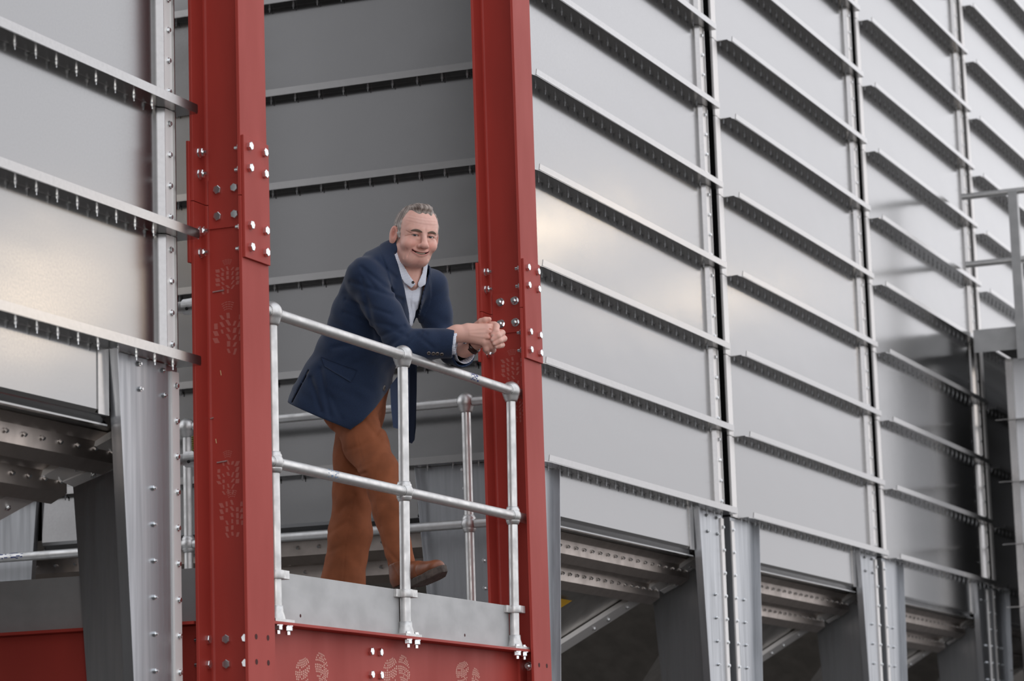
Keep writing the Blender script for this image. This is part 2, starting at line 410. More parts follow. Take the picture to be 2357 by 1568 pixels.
# ------------------------------------------------------------------ red steel columns
def boot_print(parent, T, cu, cv, hw, hh, kind, m, seed):
    """dust print of a sole: tread blocks inside a sole outline; T(u,v)->world on the steel, u across, v up"""
    rnd = random.Random(seed); b = MB()
    def quad(pts): b.add([T(cu + u * hw, cv + v * hh) for u, v in pts], [(0, 1, 2, 3)])
    if kind == 'lug':                                   # lugged boot, toe down or up
        for r in range(4):
            a0, a1 = 0.35 * math.pi, 0.65 * math.pi
            for k in range(4):
                t0 = a0 + (a1 - a0) * k / 4; t1 = a0 + (a1 - a0) * (k + .8) / 4; ra = 0.46 + 0.09 * r
                quad([(ra * math.cos(t0) * 1.3, .42 + ra * math.sin(t0)), (ra * math.cos(t1) * 1.3, .42 + ra * math.sin(t1)), ((ra + .035) * math.cos(t1) * 1.3, .42 + (ra + .035) * math.sin(t1)), ((ra + .035) * math.cos(t0) * 1.3, .42 + (ra + .035) * math.sin(t0))])
        for iy in range(6):
            for ix in range(5):
                u = -0.84 + ix * 0.42; v = 0.62 - iy * 0.28 - abs(ix - 2) * 0.05
                if rnd.random() < 0.16 or (iy > 3 and ix in (0, 4)): continue
                du, dv = (0.14 if ix in (0, 4) else 0.085) * rnd.uniform(.8, 1.3), rnd.uniform(.08, .12); sk = rnd.uniform(-.06, .06) + (0.05 if ix < 2 else -0.05)
                quad([(u - du + sk, v - dv), (u + du + sk, v - dv), (u + du - sk, v + dv), (u - du - sk, v + dv)])
    else:                                               # fine ribbed shoe sole
        for iy in range(13):
            v = 0.93 - iy * 0.155
            wv = math.sqrt(max(0, 1 - (v * .97) ** 2)) * (1.0 if v > -0.1 else 0.92) + .04
            n = 8
            for ix in range(n):
                u = -wv + (ix + .5) * 2 * wv / n
                if rnd.random() < 0.08 or (iy in (4, 9) and rnd.random() < .8): continue
                du, dv = wv / n * .62, .056; c_2 = u * u * (.22 if kind == 'rib' else -.16) + u * (.25 if kind == 'rib' else -.2)
                quad([(u - du, v - dv + c_2), (u + du, v - dv + c_2), (u + du, v + dv + c_2), (u - du, v + dv + c_2)])
    tag(b.build('boot_print', m, parent), 'pale dusty boot print')
HC, BC, TF, TWB = 0.205, 0.208, 0.0125, 0.0085
def steel_column(label, XW, sg):
    Y0 = -0.055; Y1 = Y0 + HC
    ZS = 1.490
    root = thing('steel_column', (XW, (Y0 + Y1) / 2, FL), label, 'column', 'red steel columns')
    def H(z):
        r = 0.010
        pts = [(-BC / 2, Y0), (BC / 2, Y0), (BC / 2, Y0 + TF), (TWB / 2 + r, Y0 + TF), (TWB / 2 + r * .3, Y0 + TF + r * .3), (TWB / 2, Y0 + TF + r), (TWB / 2, Y1 - TF - r), (TWB / 2 + r * .3, Y1 - TF - r * .3), (TWB / 2 + r, Y1 - TF), (BC / 2, Y1 - TF), (BC / 2, Y1), (-BC / 2, Y1), (-BC / 2, Y1 - TF), (-TWB / 2 - r, Y1 - TF), (-TWB / 2 - r * .3, Y1 - TF - r * .3), (-TWB / 2, Y1 - TF - r), (-TWB / 2, Y0 + TF + r), (-TWB / 2 - r * .3, Y0 + TF + r * .3), (-TWB / 2 - r, Y0 + TF), (-BC / 2, Y0 + TF)]
        return [(XW + x, y, z) for x, y in pts]
    for z0, z1, nm in ((FL, ZS - 0.001, 'lower_shaft'), (ZS + 0.001, 9.5, 'upper_shaft')):
        b = MB(); b.prism(H(z0), H(z1)); sh = b.build(nm, red, root, 0.0015)
        if nm == 'lower_shaft': low = sh
        else: upp = sh
    # splice plates
    b = MB(); b.box(XW - 0.098, XW + 0.098, Y0 - 0.011, Y0, 1.264, 1.712); p1 = b.build('splice_plate', red, root, 0.0015)
    b = MB(); b.box(XW - 0.112, XW + 0.085, Y1, Y1 + 0.011, 1.264, 1.712); p2 = b.build('splice_plate', red, root, 0.0015)
    xw = XW - TWB / 2
    b = MB(); b.box(xw - 0.008, xw, -0.016, 0.126, 1.399, 1.580); p3 = b.build('web_splice_plate', red, root, 0.001)
    for z in (1.676, 1.596, 1.386, 1.306):
        for x in (-0.058, 0.058):
            inst('hex_bolt', BOLT, p1, (XW + x, Y0 - 0.011, z), (0, -1, 0), 0.4 * x * 10 + z)
            inst('hex_nut', NUT, p1, (XW + x, Y0 + TF, z), (0, 1, 0), z)
            inst('hex_nut', NUT, p2, (XW + x, Y1 - TF, z), (0, -1, 0), z * 2 + x)
    for z in (1.541, 1.443):
        for y in (0.086, 0.016):
            inst('hex_bolt' if sg < 0 else 'hex_nut', BOLT if sg < 0 else NUT, p3, (xw - 0.008, y, z), (-1, 0, 0), y * 9)
    # empty bolt holes in the front flange and bolts of the beam connection
    for z in (-0.082, -0.170):
        for x in (-0.042, 0.048):
            b = MB(); b.cyl((XW + x, Y0 - 0.0006, z), (XW + x, Y0 + 0.004, z), 0.010, 16); b.build('bolt_hole', hole_m, low)
        if sg < 0:
            inst('hex_bolt', BOLT, low, (xw, 0.081, z), (-1, 0, 0)); inst('hex_bolt', BOLT, low, (xw, 0.003, z), (-1, 0, 0), .3)
            inst('hex_bolt', BOLT, low, (XW - 0.045, Y1 - TF, z), (0, -1, 0), .2)
            inst('hex_nut', NUT, low, (XW - 0.05, Y1, z), (0, 1, 0))
        else:
            inst('hex_nut', NUT, low, (xw, 0.008, z), (-1, 0, 0))
    if sg < 0:
        X = xw - 0.0004
        T = lambda u, v: (X, u, v); T2 = lambda u, v: (X - 0.0004, u, v)
        boot_print(low, T, 0.056, 1.213, 0.048, 0.060, 'lug', dust_f, 3)
        boot_print(low, T, 0.056, 1.020, 0.060, 0.092, 'lug', dust_f, 4)
        boot_print(low, T, 0.066, 0.500, 0.044, 0.075, 'lug', dust_f, 5)
        boot_print(low, T2, 0.052, 0.352, 0.050, 0.080, 'lug', dust_f, 6)
        for (y, z, l) in ((0.115, 1.168, .045), (0.132, 0.708, .012), (0.108, 0.548, .04)):   # stray screws stuck to the steel
            b = MB(); b.cyl((xw - 0.004, y, z), (xw - 0.004, y - l, z + 0.003), 0.0028, 8); b.build('stray_screw', tube_m, low)
        for (y, z, h) in ((0.087, 0.862, .018), (0.110, 0.618, .016)):
            b = MB(); b.cyl((xw - 0.002, y, z), (xw - 0.002, y + .003, z + h), 0.0016, 6); b.build('wood_splinter', mat('splinter', (.75, .55, .3), .8), low)
    else:
        T = lambda u, v: (xw - 0.0004, u, v)
        boot_print(low, T, 0.040, 1.235, 0.055, 0.075, 'lug', dust_f, 12)
        boot_print(low, T, 0.030, 1.05, 0.045, 0.06, 'lug', dust_f, 13)
    return root
XW1, XW2 = -1.346, 1.313
steel_column('left red steel column with boot prints on its web, next to the leftmost bin', XW1, -1)
steel_column('right red steel column behind the clasped hands of the man', XW2, 1)

# ------------------------------------------------------------------ red platform beams
def platform_beam_front():
    root = thing('platform_beam', (0.0, 0.04, -0.42), 'red steel beam under the man, front edge of the walkway, with shoe prints', 'beam', 'red platform beams')
    b = MB(); xa, xb = XW1 + 0.012, XW2 - 0.012
    b.box(xa, XW2 - 0.004 , -0.038, 0.105, -0.027, -0.016); b.build('top_flange', red, root, 0.0012)
    b = MB(); b.box(xa, xb, 0.030, 0.038, -0.46, -0.027); wb = b.build('web', red, root)
    b = MB(); b.box(xa, xb, -0.038, 0.105, -0.472, -0.46); b.build('bottom_flange', red, root, 0.0012)
    b = MB(); b.box(XW2 - 0.085, XW2 - 0.0045, 0.018, 0.030, -0.40, -0.045); b.build('fin_plate', red, root, 0.001)
    for x in (-0.273, -0.190):
        for z in (-0.083, -0.172, -0.262):
            inst('hex_bolt', BOLT, wb, (x, 0.030, z), (0, -1, 0), x * 7)
    T = lambda u, v: (u, 0.0296, v)
    for i, (x, z, hw, hh, k, tl) in enumerate(((-0.860, -0.190, .060, .055, 'rib', 0), (-0.700, -0.162, .056, .055, 'arc', 0), (-0.092, -0.165, .068, .060, 'rib', 0), (0.040, -0.142, .056, .056, 'arc', 0), (0.622, -0.136, .068, .046, 'rib', 0), (0.768, -0.165, .048, .055, 'arc', 0))):
        boot_print(wb, T, x, z, hw, hh, k, dust, 20 + i)
    return root
platform_beam_front()
root = thing('platform_beam', (-1.38, 1.6, -0.42), 'dark red steel beam along the left side of the walkway, behind the leg of the leftmost bin', 'beam', 'red platform beams')
b = MB(); b.box(-1.45, -1.31, 0.16, 3.3, -0.029, -0.018); b.build('top_flange', red, root)
b = MB(); b.box(-1.384, -1.376, 0.16, 3.3, -0.46, -0.029); b.build('web', red, root)
b = MB(); b.box(-1.45, -1.31, 0.16, 3.3, -0.472, -0.46); b.build('bottom_flange', red, root)
root = thing('walkway_deck', (0, 1.7, 0.0), 'steel deck of the walkway that the man stands on', 'deck')
for i in range(24):
    b = MB(); b.box(-1.26, 1.34, 0.11 + i * 0.13, 0.11 + i * 0.13 + 0.122, 0.0, 0.024); b.build('plank', plate_m, root)
b = MB(); b.box(-1.26, -1.22, 0.11, 3.2, -0.03, 0.0); b.box(1.30, 1.34, 0.11, 3.2, -0.03, 0.0)
b.build('side_bearers', plate_m, root)

# ------------------------------------------------------------------ guard rails
RT = 0.0212
def ball(parent, p, ax, up=True, r=0.041, through=True):
    """ball fitting: a sphere, flared down (and up) to the post socket"""
    b = MB(); p = Vector(p); n = 16
    prof = [(-r * math.cos(math.pi * i / n), r * math.sin(math.pi * i / n)) for i in range(n + 1)]
    b.lathe(p, (0, 0, 1), prof, 28)
    s = 0.0265
    fl = [(0.018, r * 0.93), (0.026, r * 0.83), (0.034, s + 0.006), (0.042, s + 0.002), (0.049, s), (0.0495, RT - 0.001)]
    if not up: fl = [(0.020, r * 0.84), (0.027, s + 0.004), (0.032, s + 0.0005), (0.039, s - 0.001), (0.0395, RT - 0.001)]
    b.lathe(p, (0, 0, -1), fl, 28)
    if not up: b.lathe(p, (0, 0, 1), fl, 28)
    o = b.build('ball_joint', cast_m, parent)
    b = MB(); k = math.sqrt(r * r - (RT + .003) ** 2)
    for sgn in (-1, 1):
        a = Vector(ax) * sgn; b.lathe(p, a, [(k - 0.004, RT + 0.0032), (k + 0.0006, RT + .0030), (k + 0.0006, RT - .001)], 24)
    b.build('joint_gap', black_m, o)
    q = p + Vector((0.6, -0.75, 0.1)).normalized() * (r - 0.002)
    b = MB(); b.cyl(q, q + (q - p).normalized() * 0.0025, 0.0042, 8); b.build('grub_screw', black_m, o)
    return o
def tube_obj(parent, p0, p1, name='rail', r=RT):
    b = MB(); b.cyl(p0, p1, r, 24); return b.build(name, tube_m, parent)
rail = thing('guard_rail', (0.02, 0.0, -0.016), 'tubular guard rail with ball joints and toe board that the man leans on', 'railing', 'tubular guard rails')
ZT, ZM = 1.118, 0.564
posts = [(-1.123, -1.121), (0.0, 0.036), (1.134, 1.180)]
def px(i, z): a, c = posts[i]; return a + (c - a) * z / ZT
for i in range(3):
    p0 = Vector((px(i, 0), 0, 0.0)); p1 = Vector((px(i, ZT), 0, ZT))
    po = tube_obj(rail, p0, p1, 'post')
    b = MB(); b.box(px(i, 0) - 0.075, px(i, 0) + (0.075 if i < 2 else 0.085), -0.036, 0.045, -0.016, -0.006)
    b.lathe((px(i, 0), 0, -0.006), (0, 0, 1), [(0, 0.034), (0.012, 0.032), (0.03, 0.0265), (0.05, 0.0255), (0.0505, RT)], 20)
    bp = b.build('base_plate', cast_m, po)
    for dx in (-0.032, 0.048):
        inst('hex_nut', NUT, bp, (px(i, 0) + dx, -0.022, -0.027), (0, 0, -1), dx * 8)
        if i > 0: inst('small_bolt', SMALL, bp, (px(i, 0) + dx, -0.024, -0.006), (0, 0, 1))
    ball(rail, (px(i, ZT), 0, ZT), (1, 0, 0))
    ball(rail, (px(i, ZM), 0, ZM), (1, 0, 0), up=False, r=0.0365)
    # toe board clamp
    b = MB(); b.lathe((px(i, .155), 0, 0.140), (0, 0, 1), [(0, RT), (0.0, 0.031), (0.032, 0.031), (0.032, RT)], 20)
    b.box(px(i, .155) - 0.062, px(i, .155) + 0.058, -0.012 + 0.020, 0.036, 0.140, 0.172); b.box(px(i, .155) + 0.01, px(i, .155) + 0.058, -0.028, 0.03, 0.140, 0.172)
    b.build('toe_board_clamp', cast_m, rail, 0.002)
for z, nm in ((ZT, 'top_rail'), (ZM, 'mid_rail')):
    for i in range(2):
        a, c = px(i, z) + 0.03, px(i + 1, z) - 0.03
        tube_obj(rail, (a, 0, z), (c, 0, z), nm)
    tube_obj(rail, (px(2, z) + 0.03, 0, z), (XW2 - TWB / 2, 0, z), nm)
    tube_obj(rail, (XW1 + TWB / 2, 0, z), (px(0, z) - 0.03, 0, z), nm)
for i, (xa, xb) in enumerate(((-1.20, -0.012), (0.012, 1.128))):
    b = MB(); b.box(xa, xb, 0.0215, 0.0275, -0.008, 0.172); tb = b.build('toe_board', plate_m, rail)
    for x in ((-0.885,) if i == 0 else (0.64,)):
        b = MB(); b.cyl((x, 0.0210, 0.022), (x, 0.024, 0.022), 0.0065, 12); b.build('drill_hole', hole_m, tb)
def smear(x0, x1, z, seed, m, parent, nq=46):
    """rubbed ink patches hugging the tube"""
    rnd = random.Random(seed); b = MB(); r = RT + 0.0004
    for k in range(nq):
        x = rnd.uniform(x0, x1); t = rnd.uniform(2.4, 4.4); dx = rnd.uniform(.003, .014); dt = rnd.uniform(.08, .26)
        P = lambda xx, tt: (xx, r * math.cos(tt), z + r * math.sin(tt) * -1)
        sk = rnd.uniform(-.006, .006)
        b.add([P(x, t), P(x + dx, t), P(x + dx + sk, t + dt), P(x + sk, t + dt)], [(0, 1, 2, 3)])
    tag(b.build('ink_smear', m, parent), 'smudged blue ink mark')
smear(0.690, 0.765, ZT, 1, blue_mark, rail, 60)
smear(-0.71, -0.615, ZM, 2, mat('blue_marker_faint', (0.16, 0.26, 0.42), .6), rail, 30)

rail2 = thing('guard_rail', (1.40, 1.5, 0.0), 'tubular guard rail behind the man along the shaded side wall of the bin', 'railing', 'tubular guard rails')
XR = 1.40
for y in (0.311, 1.735, 3.15):
    tube_obj(rail2, (XR, y, 0.03), (XR, y, 1.122), 'post')
    ball(rail2, (XR, y, 1.122), (0, 1, 0)); ball(rail2, (XR, y, 0.570), (0, 1, 0), up=False, r=0.0365)
    b = MB(); b.box(XR - .05, XR + .05, y - .05, y + .05, 0.028, 0.038); b.build('base_plate', cast_m, rail2)
for z, nm in ((1.122, 'top_rail'), (0.570, 'mid_rail')):
    ys = [0.165, 0.311, 1.735, 3.15, 3.3]
    for i in range(4): tube_obj(rail2, (XR, ys[i] + (0.03 if i else 0), z), (XR, ys[i + 1] - (.03 if i < 3 else 0), z), nm)
b = MB(); rnd = random.Random(5)
for k in range(26):
    y = rnd.uniform(2.62, 2.80); t = rnd.uniform(2.6, 4.2); r = RT + .0004; dx = rnd.uniform(.006, .03); dt = rnd.uniform(.1, .3)
    P = lambda yy, tt: (XR + r * math.cos(tt), yy, .570 - r * math.sin(tt))
    b.add([P(y, t), P(y + dx, t), P(y + dx, t + dt), P(y, t + dt)], [(0, 1, 2, 3)])
tag(b.build('ink_smear', blue_mark, rail2), 'smudged blue ink mark')

rail3 = thing('guard_rail', (-1.385, 1.6, -0.018), 'guard rail end and grey toe board between leftmost bin and left red column', 'railing', 'tubular guard rails')
XL = -1.385
for z, nm in ((1.118, 'top_rail'), (0.564, 'mid_rail')):
    tube_obj(rail3, (XL, 0.16, z), (XL, 3.3, z), nm)
    b = MB(); b.lathe((XL, 0.150, z), (0, 1, 0), [(0, 0.0), (0, 0.044), (0.010, 0.044), (0.012, 0.031), (0.065, 0.029), (0.067, RT)], 22)
    o = b.build('wall_socket', cast_m, rail3)
    b = MB(); b.cyl((XL - 0.028, 0.19, z - .012), (XL - 0.0315, 0.19, z - .013), 0.006, 8); b.build('grub_screw', black_m, o)
for y in (1.65, 3.15): tube_obj(rail3, (XL, y, 0.0), (XL, y, 1.118), 'post')
b = MB(); b.box(-1.384, -1.378, 0.165, 3.3, -0.016, 0.174); b.build('toe_board', plate_m, rail3)

# coiled cable on the left column
b = MB(); pts = [(-1.40 + 0.010 * math.cos(t * .7), 0.172 + 0.011 * math.sin(t * .7), 0.592 + 0.00085 * t) for t in range(0, 64)]
b.tube(pts, 0.0019, 6)
tag(b.build('coiled_cable', green_wire), 'yellow and green coiled cable hanging behind the left red column', 'cable')

# ------------------------------------------------------------------ far cross walkway on the right
far = thing('guard_rail', (10.45, -0.5, 2.58), 'distant pale guard rail crossing in front of the farthest bin at the right edge', 'railing', 'tubular guard rails')
for z, nm in ((3.765, 'top_rail'), (3.246, 'mid_rail')): tube_obj(far, (10.45, 0.075, z), (10.45, -0.5, z), nm, 0.024)
for y in (-0.31,):
    b = MB(); b.box(10.42, 10.48, y - .034, y + .034, 2.50, 3.765); b.build('post', plate_m, far)
plat = thing('walkway_beam', (10.6, -0.6, 2.58), 'distant pale walkway edge beam below the guard rail at the right edge', 'beam')
b = MB(); b.box(10.49, 10.50, -0.5, 0.06, 2.583, 2.755); b.build('edge_plate', plate_m, plat)
b = MB(); b.box(10.50, 18.0, -0.5, 0.04, 2.70, 2.73); b.build('deck_sheet', plate_m, plat)  # unseen length added so the gap underneath stays dark
b = MB(); b.box(10.50, 11.55, -0.36, -0.30, 2.583, 2.70); b.box(10.50, 11.55, -0.48, -0.42, 2.583, 2.70); b.build('cross_bearer', plate_m, plat)
PB = thing('storage_bin', (12.2, -0.53, FL), 'pale ribbed bin side below the distant walkway at the right edge', 'bin', 'galvanised storage bins')
zz = 2.56
k = 0
while zz > FL:
    za = max(FL, zz - 0.4567 * 1.02)
    b = MB(); b.box(10.76, 10.764, -0.46, -0.11, za + .003, zz - .003); pn = b.build('wall_panel', pale_m, PB)
    b = MB(); b.box(10.745, 10.76, -0.165, -0.11, za + .003, zz - .003); b.build('corner_post', galv_edge, PB)
    b = MB(); b.box(10.70, 10.76, -0.46, -0.02, za - .002, za + .002); b.build('ledge', galv_edge, PB)
    zz = za
b = MB(); b.box(10.77, 18.0, -0.46, -0.112, FL, 2.55); b.build('bin_body', galv_leg, PB)  # stretched on out of view to keep the gap beside it dark

# ------------------------------------------------------------------ the man: smooth implicit surfaces turned into meshes
# person frame: metres, a = sideways, b = up, c = outwards; PO is the frame's origin in the hall
PO = np.array([0.44256, 0.1733, 1.03892])
PA = np.array([[0.381356, -0.923904, -0.031123], [-0.140738, -0.091301, 0.985828], [-0.913652, -0.371572, -0.164846]])          # rows: a, b, c axes in world coordinates
def nrm(v): v = np.array(v, float); return v / np.linalg.norm(v)
def smin(a, b, k):
    h = np.clip(0.5 + 0.5 * (b - a) / k, 0, 1)
    return b + (a - b) * h - k * h * (1 - h)
def smax(a, b, k): return -smin(-a, -b, k)
def rc(p, a, b, r1, r2):
    a = np.array(a, np.float32); b = np.array(b, np.float32); ba = b - a; pa = p - a
    h = np.clip(pa @ ba / max(float(ba @ ba), 1e-9), 0, 1)
    return np.linalg.norm(pa - h[:, None] * ba, axis=1) - (r1 + (r2 - r1) * h)
def chain(p, pts, rs, k=0.01):
    d = None
    for i in range(len(pts) - 1):
        e = rc(p, pts[i], pts[i + 1], rs[i], rs[i + 1]); d = e if d is None else smin(d, e, k)
    return d
def ell(p, c, r, ax=None):
    q = p - np.array(c, np.float32)
    if ax is not None: q = q @ np.array(ax, np.float32).T
    r = np.array(r, np.float32)
    k0 = np.linalg.norm(q / r, axis=1); k1 = np.linalg.norm(q / (r * r), axis=1)
    return k0 * (k0 - 1) / np.maximum(k1, 1e-6)
def seg2(p, a, b):                         # distance in the a,b plane
    a = np.array(a[:2], np.float32); b = np.array(b[:2], np.float32); ba = b - a; pa = p[:, :2] - a
    h = np.clip(pa @ ba / max(float(ba @ ba), 1e-9), 0, 1)
    return np.linalg.norm(pa - h[:, None] * ba, axis=1)
def inpoly(p, poly):                       # signed distance (negative inside) in the a,b plane
    d = None; ins = np.zeros(len(p), bool); n = len(poly)
    for i in range(n):
        A = poly[i]; B = poly[(i + 1) % n]
        e = seg2(p, A, B); d = e if d is None else np.minimum(d, e)
        c = ((A[1] > p[:, 1]) != (B[1] > p[:, 1])) & (p[:, 0] < (B[0] - A[0]) * (p[:, 1] - A[1]) / ((B[1] - A[1]) or 1e-9) + A[0])
        ins ^= c
    return np.where(ins, -d, d)
def smooth(x, a, b): t = np.clip((x - a) / (b - a), 0, 1); return t * t * (3 - 2 * t)
def surface(fn, lo, hi, h, coarse=5):
    """surface nets over a box; the field is only refined near its zero set"""
    lo = np.array(lo, float); hi = np.array(hi, float)
    n = np.ceil((hi - lo) / (h * coarse)).astype(int)
    cs = [lo[i] + np.arange(n[i] + 1) * h * coarse for i in range(3)]
    g = np.stack(np.meshgrid(*cs, indexing='ij'), -1).reshape(-1, 3).astype(np.float32)
    dc = fn(g).reshape([k + 1 for k in n])
    act = np.zeros(n, bool)
    corners = [dc[i:n[0] + i, j:n[1] + j, k:n[2] + k] for i in (0, 1) for j in (0, 1) for k in (0, 1)]
    mn = np.min(corners, axis=0); mxv = np.max(corners, axis=0); pad = h * coarse * 1.3
    act = (mn < pad) & (mxv > -pad)
    N = n * coarse + 1
    V = np.repeat(np.repeat(np.repeat(np.where(dc[:-1, :-1, :-1] > 0, 1.0, -1.0), coarse, 0), coarse, 1), coarse, 2).astype(np.float32)
    V = np.pad(V, ((0, 1),) * 3, mode='edge')
    am = np.zeros(N, bool)
    for i, j, k in np.argwhere(act):
        am[i * coarse:(i + 1) * coarse + 1, j * coarse:(j + 1) * coarse + 1, k * coarse:(k + 1) * coarse + 1] = True
    idx = np.argwhere(am)
    V[am] = fn((lo + idx * h).astype(np.float32))
    S = V < 0
    c8 = [S[i:N[0] - 1 + i, j:N[1] - 1 + j, k:N[2] - 1 + k] for i in (0, 1) for j in (0, 1) for k in (0, 1)]
    cnt = np.sum(c8, axis=0)
    cells = np.argwhere((cnt > 0) & (cnt < 8))
    vid = -np.ones(N - 1, int); vid[tuple(cells.T)] = np.arange(len(cells))
    acc = np.zeros((len(cells), 3)); num = np.zeros(len(cells))
    offs = [np.array(o) for o in [(i, j, k) for i in (0, 1) for j in (0, 1) for k in (0, 1)]]
    for a in range(8):
        for b in range(a + 1, 8):
            if np.abs(offs[a] - offs[b]).sum() != 1: continue
            va = V[tuple((cells + offs[a]).T)]; vb = V[tuple((cells + offs[b]).T)]
            m = (va < 0) != (vb < 0)
            t = np.where(m, va / np.where(m, va - vb, 1), 0)
            acc[m] += (offs[a] + t[:, None] * (offs[b] - offs[a]))[m]; num[m] += 1
    verts = lo + (cells + acc / num[:, None]) * h
    quads = []
    for ax in range(3):
        o1 = np.eye(3, dtype=int)[(ax + 1) % 3]; o2 = np.eye(3, dtype=int)[(ax + 2) % 3]
        sl = [slice(1, N[i] - 1) for i in range(3)]; sl[ax] = slice(0, N[ax] - 1)
        s2 = list(sl); s2[ax] = slice(1, N[ax])
        A = S[tuple(sl)]; B = S[tuple(s2)]
        e = np.argwhere(A != B)
        base = e + np.array([s.start for s in sl])
        fl = A[tuple(e.T)]
        q = np.stack([vid[tuple((base - o1 - o2).T)], vid[tuple((base - o2).T)], vid[tuple(base.T)], vid[tuple((base - o1).T)]], 1)
        q[~fl] = q[~fl][:, ::-1]
        quads.append(q[(q >= 0).all(1)])
    return verts, np.concatenate(quads)
def relax(v, q, it=1, lam=0.5):
    v = v.copy()
    for _ in range(it):
        s = np.zeros_like(v); c = np.zeros(len(v))
        for i in range(4):
            a = q[:, i]; b = q[:, (i + 1) % 4]
            np.add.at(s, a, v[b]); np.add.at(c, a, 1); np.add.at(s, b, v[a]); np.add.at(c, b, 1)
        v += lam * (s / np.maximum(c, 1)[:, None] - v)
    return v
def to_world(v): return PO + v @ PA
def sdf_obj(name, v, q, mats, parent, col=None, fmat=None, vec=None):
    me = bpy.data.meshes.new(name)
    wv = to_world(v) - np.array(ORG[parent.name])
    me.from_pydata(wv.tolist(), [], q.tolist())
    me.polygons.foreach_set('use_smooth', [True] * len(me.polygons))
    for m in mats: me.materials.append(m)
    if fmat is not None: me.polygons.foreach_set('material_index', fmat.astype(int).tolist())
    if col is not None:
        at = me.color_attributes.new('tint', 'FLOAT_COLOR', 'POINT')
        at.data.foreach_set('color', np.concatenate([col, np.ones((len(col), 1))], 1).astype(np.float32).ravel())
    if vec is not None:
        at = me.attributes.new('cloth', 'FLOAT_VECTOR', 'POINT'); at.data.foreach_set('vector', vec.astype(np.float32).ravel())
    me.update(); me.validate()
    o = bpy.data.objects.new(name, me); COL.objects.link(o); o.parent = parent; ORG[o.name] = ORG[parent.name]
    return o
def tint_mat(name, rough, sss=0.0, bump=None, spec=0.4):
    m = mat(name, (.5, .5, .5), rough, 0, None, bump, spec=spec)
    t = m.node_tree; b = t.nodes['Principled BSDF']
    a = t.nodes.new('ShaderNodeAttribute'); a.attribute_name = 'tint'; t.links.new(a.outputs['Color'], b.inputs['Base Color'])
    if sss:
        b.inputs['Subsurface Weight'].default_value = sss; b.inputs['Subsurface Radius'].default_value = (.012, .004, .002); b.inputs['Subsurface Scale'].default_value = 0.4
    return m
skin_m = tint_mat('skin', 0.48, 0.12, ((900, 900, 900), 0.10, 0.0005))
hair_m = tint_mat('grey_hair', 0.55)
navy = mat('navy_wool', (0.017, 0.034, 0.080), 0.82, 0, ((900, 900, 900), 2, 0.55, 0), ((1500, 1500, 1500), 0.25, 0.0006), spec=0.25, sheen=0.15)
lining = mat('blue_satin_lining', (0.006, 0.026, 0.085), 0.35)
navy_shade = mat('navy_facing_shaded', (0.007, 0.011, 0.024), 0.85, spec=0.2)  # navy cloth darkened; the shade on the far flap is in its colour
brown = mat('brown_cotton', (0.275, 0.090, 0.040), 0.85, 0, ((14, 14, 14), 5, 0.22, 0), ((1400, 1400, 1400), 0.2, 0.0005), spec=0.2)
leather = mat('brown_leather', (0.20, 0.060, 0.022), 0.45, 0, ((25, 25, 25), 4, 0.35, 0.08))
sole_m = mat('worn_rubber_sole', (0.085, 0.065, 0.055), 0.8, 0, ((90, 60, 60), 3, 0.5, 0))
white_m = mat('eye_white', (0.46, 0.42, 0.40), 0.2); iris_m = mat('iris', (0.03, 0.035, 0.04), 0.1); teeth_m = mat('teeth', (0.74, 0.68, 0.55), 0.3)
horn = mat('horn_button', (0.035, 0.028, 0.024), 0.3); horn_rim = mat('horn_button_rim', (0.20, 0.17, 0.15), 0.35)
# shirt: white with a fine blue check woven along the cloth
shirt_m = mat('checked_shirt', (.75, .77, .82), 0.8, spec=0.2)
t_ = shirt_m.node_tree; b_ = t_.nodes['Principled BSDF']
at_ = t_.nodes.new('ShaderNodeAttribute'); at_.attribute_name = 'cloth'; sp_ = t_.nodes.new('ShaderNodeSeparateXYZ'); t_.links.new(at_.outputs['Vector'], sp_.inputs[0])
prev = None
for ch in ('X', 'Y'):
    mu = t_.nodes.new('ShaderNodeMath'); mu.operation = 'MULTIPLY'; mu.inputs[1].default_value = 165.0; t_.links.new(sp_.outputs[ch], mu.inputs[0])
    fr = t_.nodes.new('ShaderNodeMath'); fr.operation = 'FRACT'; t_.links.new(mu.outputs[0], fr.inputs[0])
    lt = t_.nodes.new('ShaderNodeMath'); lt.operation = 'LESS_THAN'; lt.inputs[1].default_value = 0.28; t_.links.new(fr.outputs[0], lt.inputs[0])
    if prev:
        mxn = t_.nodes.new('ShaderNodeMath'); mxn.operation = 'MAXIMUM'; t_.links.new(prev.outputs[0], mxn.inputs[0]); t_.links.new(lt.outputs[0], mxn.inputs[1]); prev = mxn
    else: prev = lt
mc = t_.nodes.new('ShaderNodeMix'); mc.data_type = 'RGBA'; mc.inputs[6].default_value = (.92, .93, .95, 1); mc.inputs[7].default_value = (.50, .56, .72, 1)
t_.links.new(prev.outputs[0], mc.inputs[0]); t_.links.new(mc.outputs[2], b_.inputs['Base Color'])

man = thing('person', (0.45, 0.40, 0.028), 'man in navy jacket and rust trousers leaning on the guard rail, hands clasped', 'person')

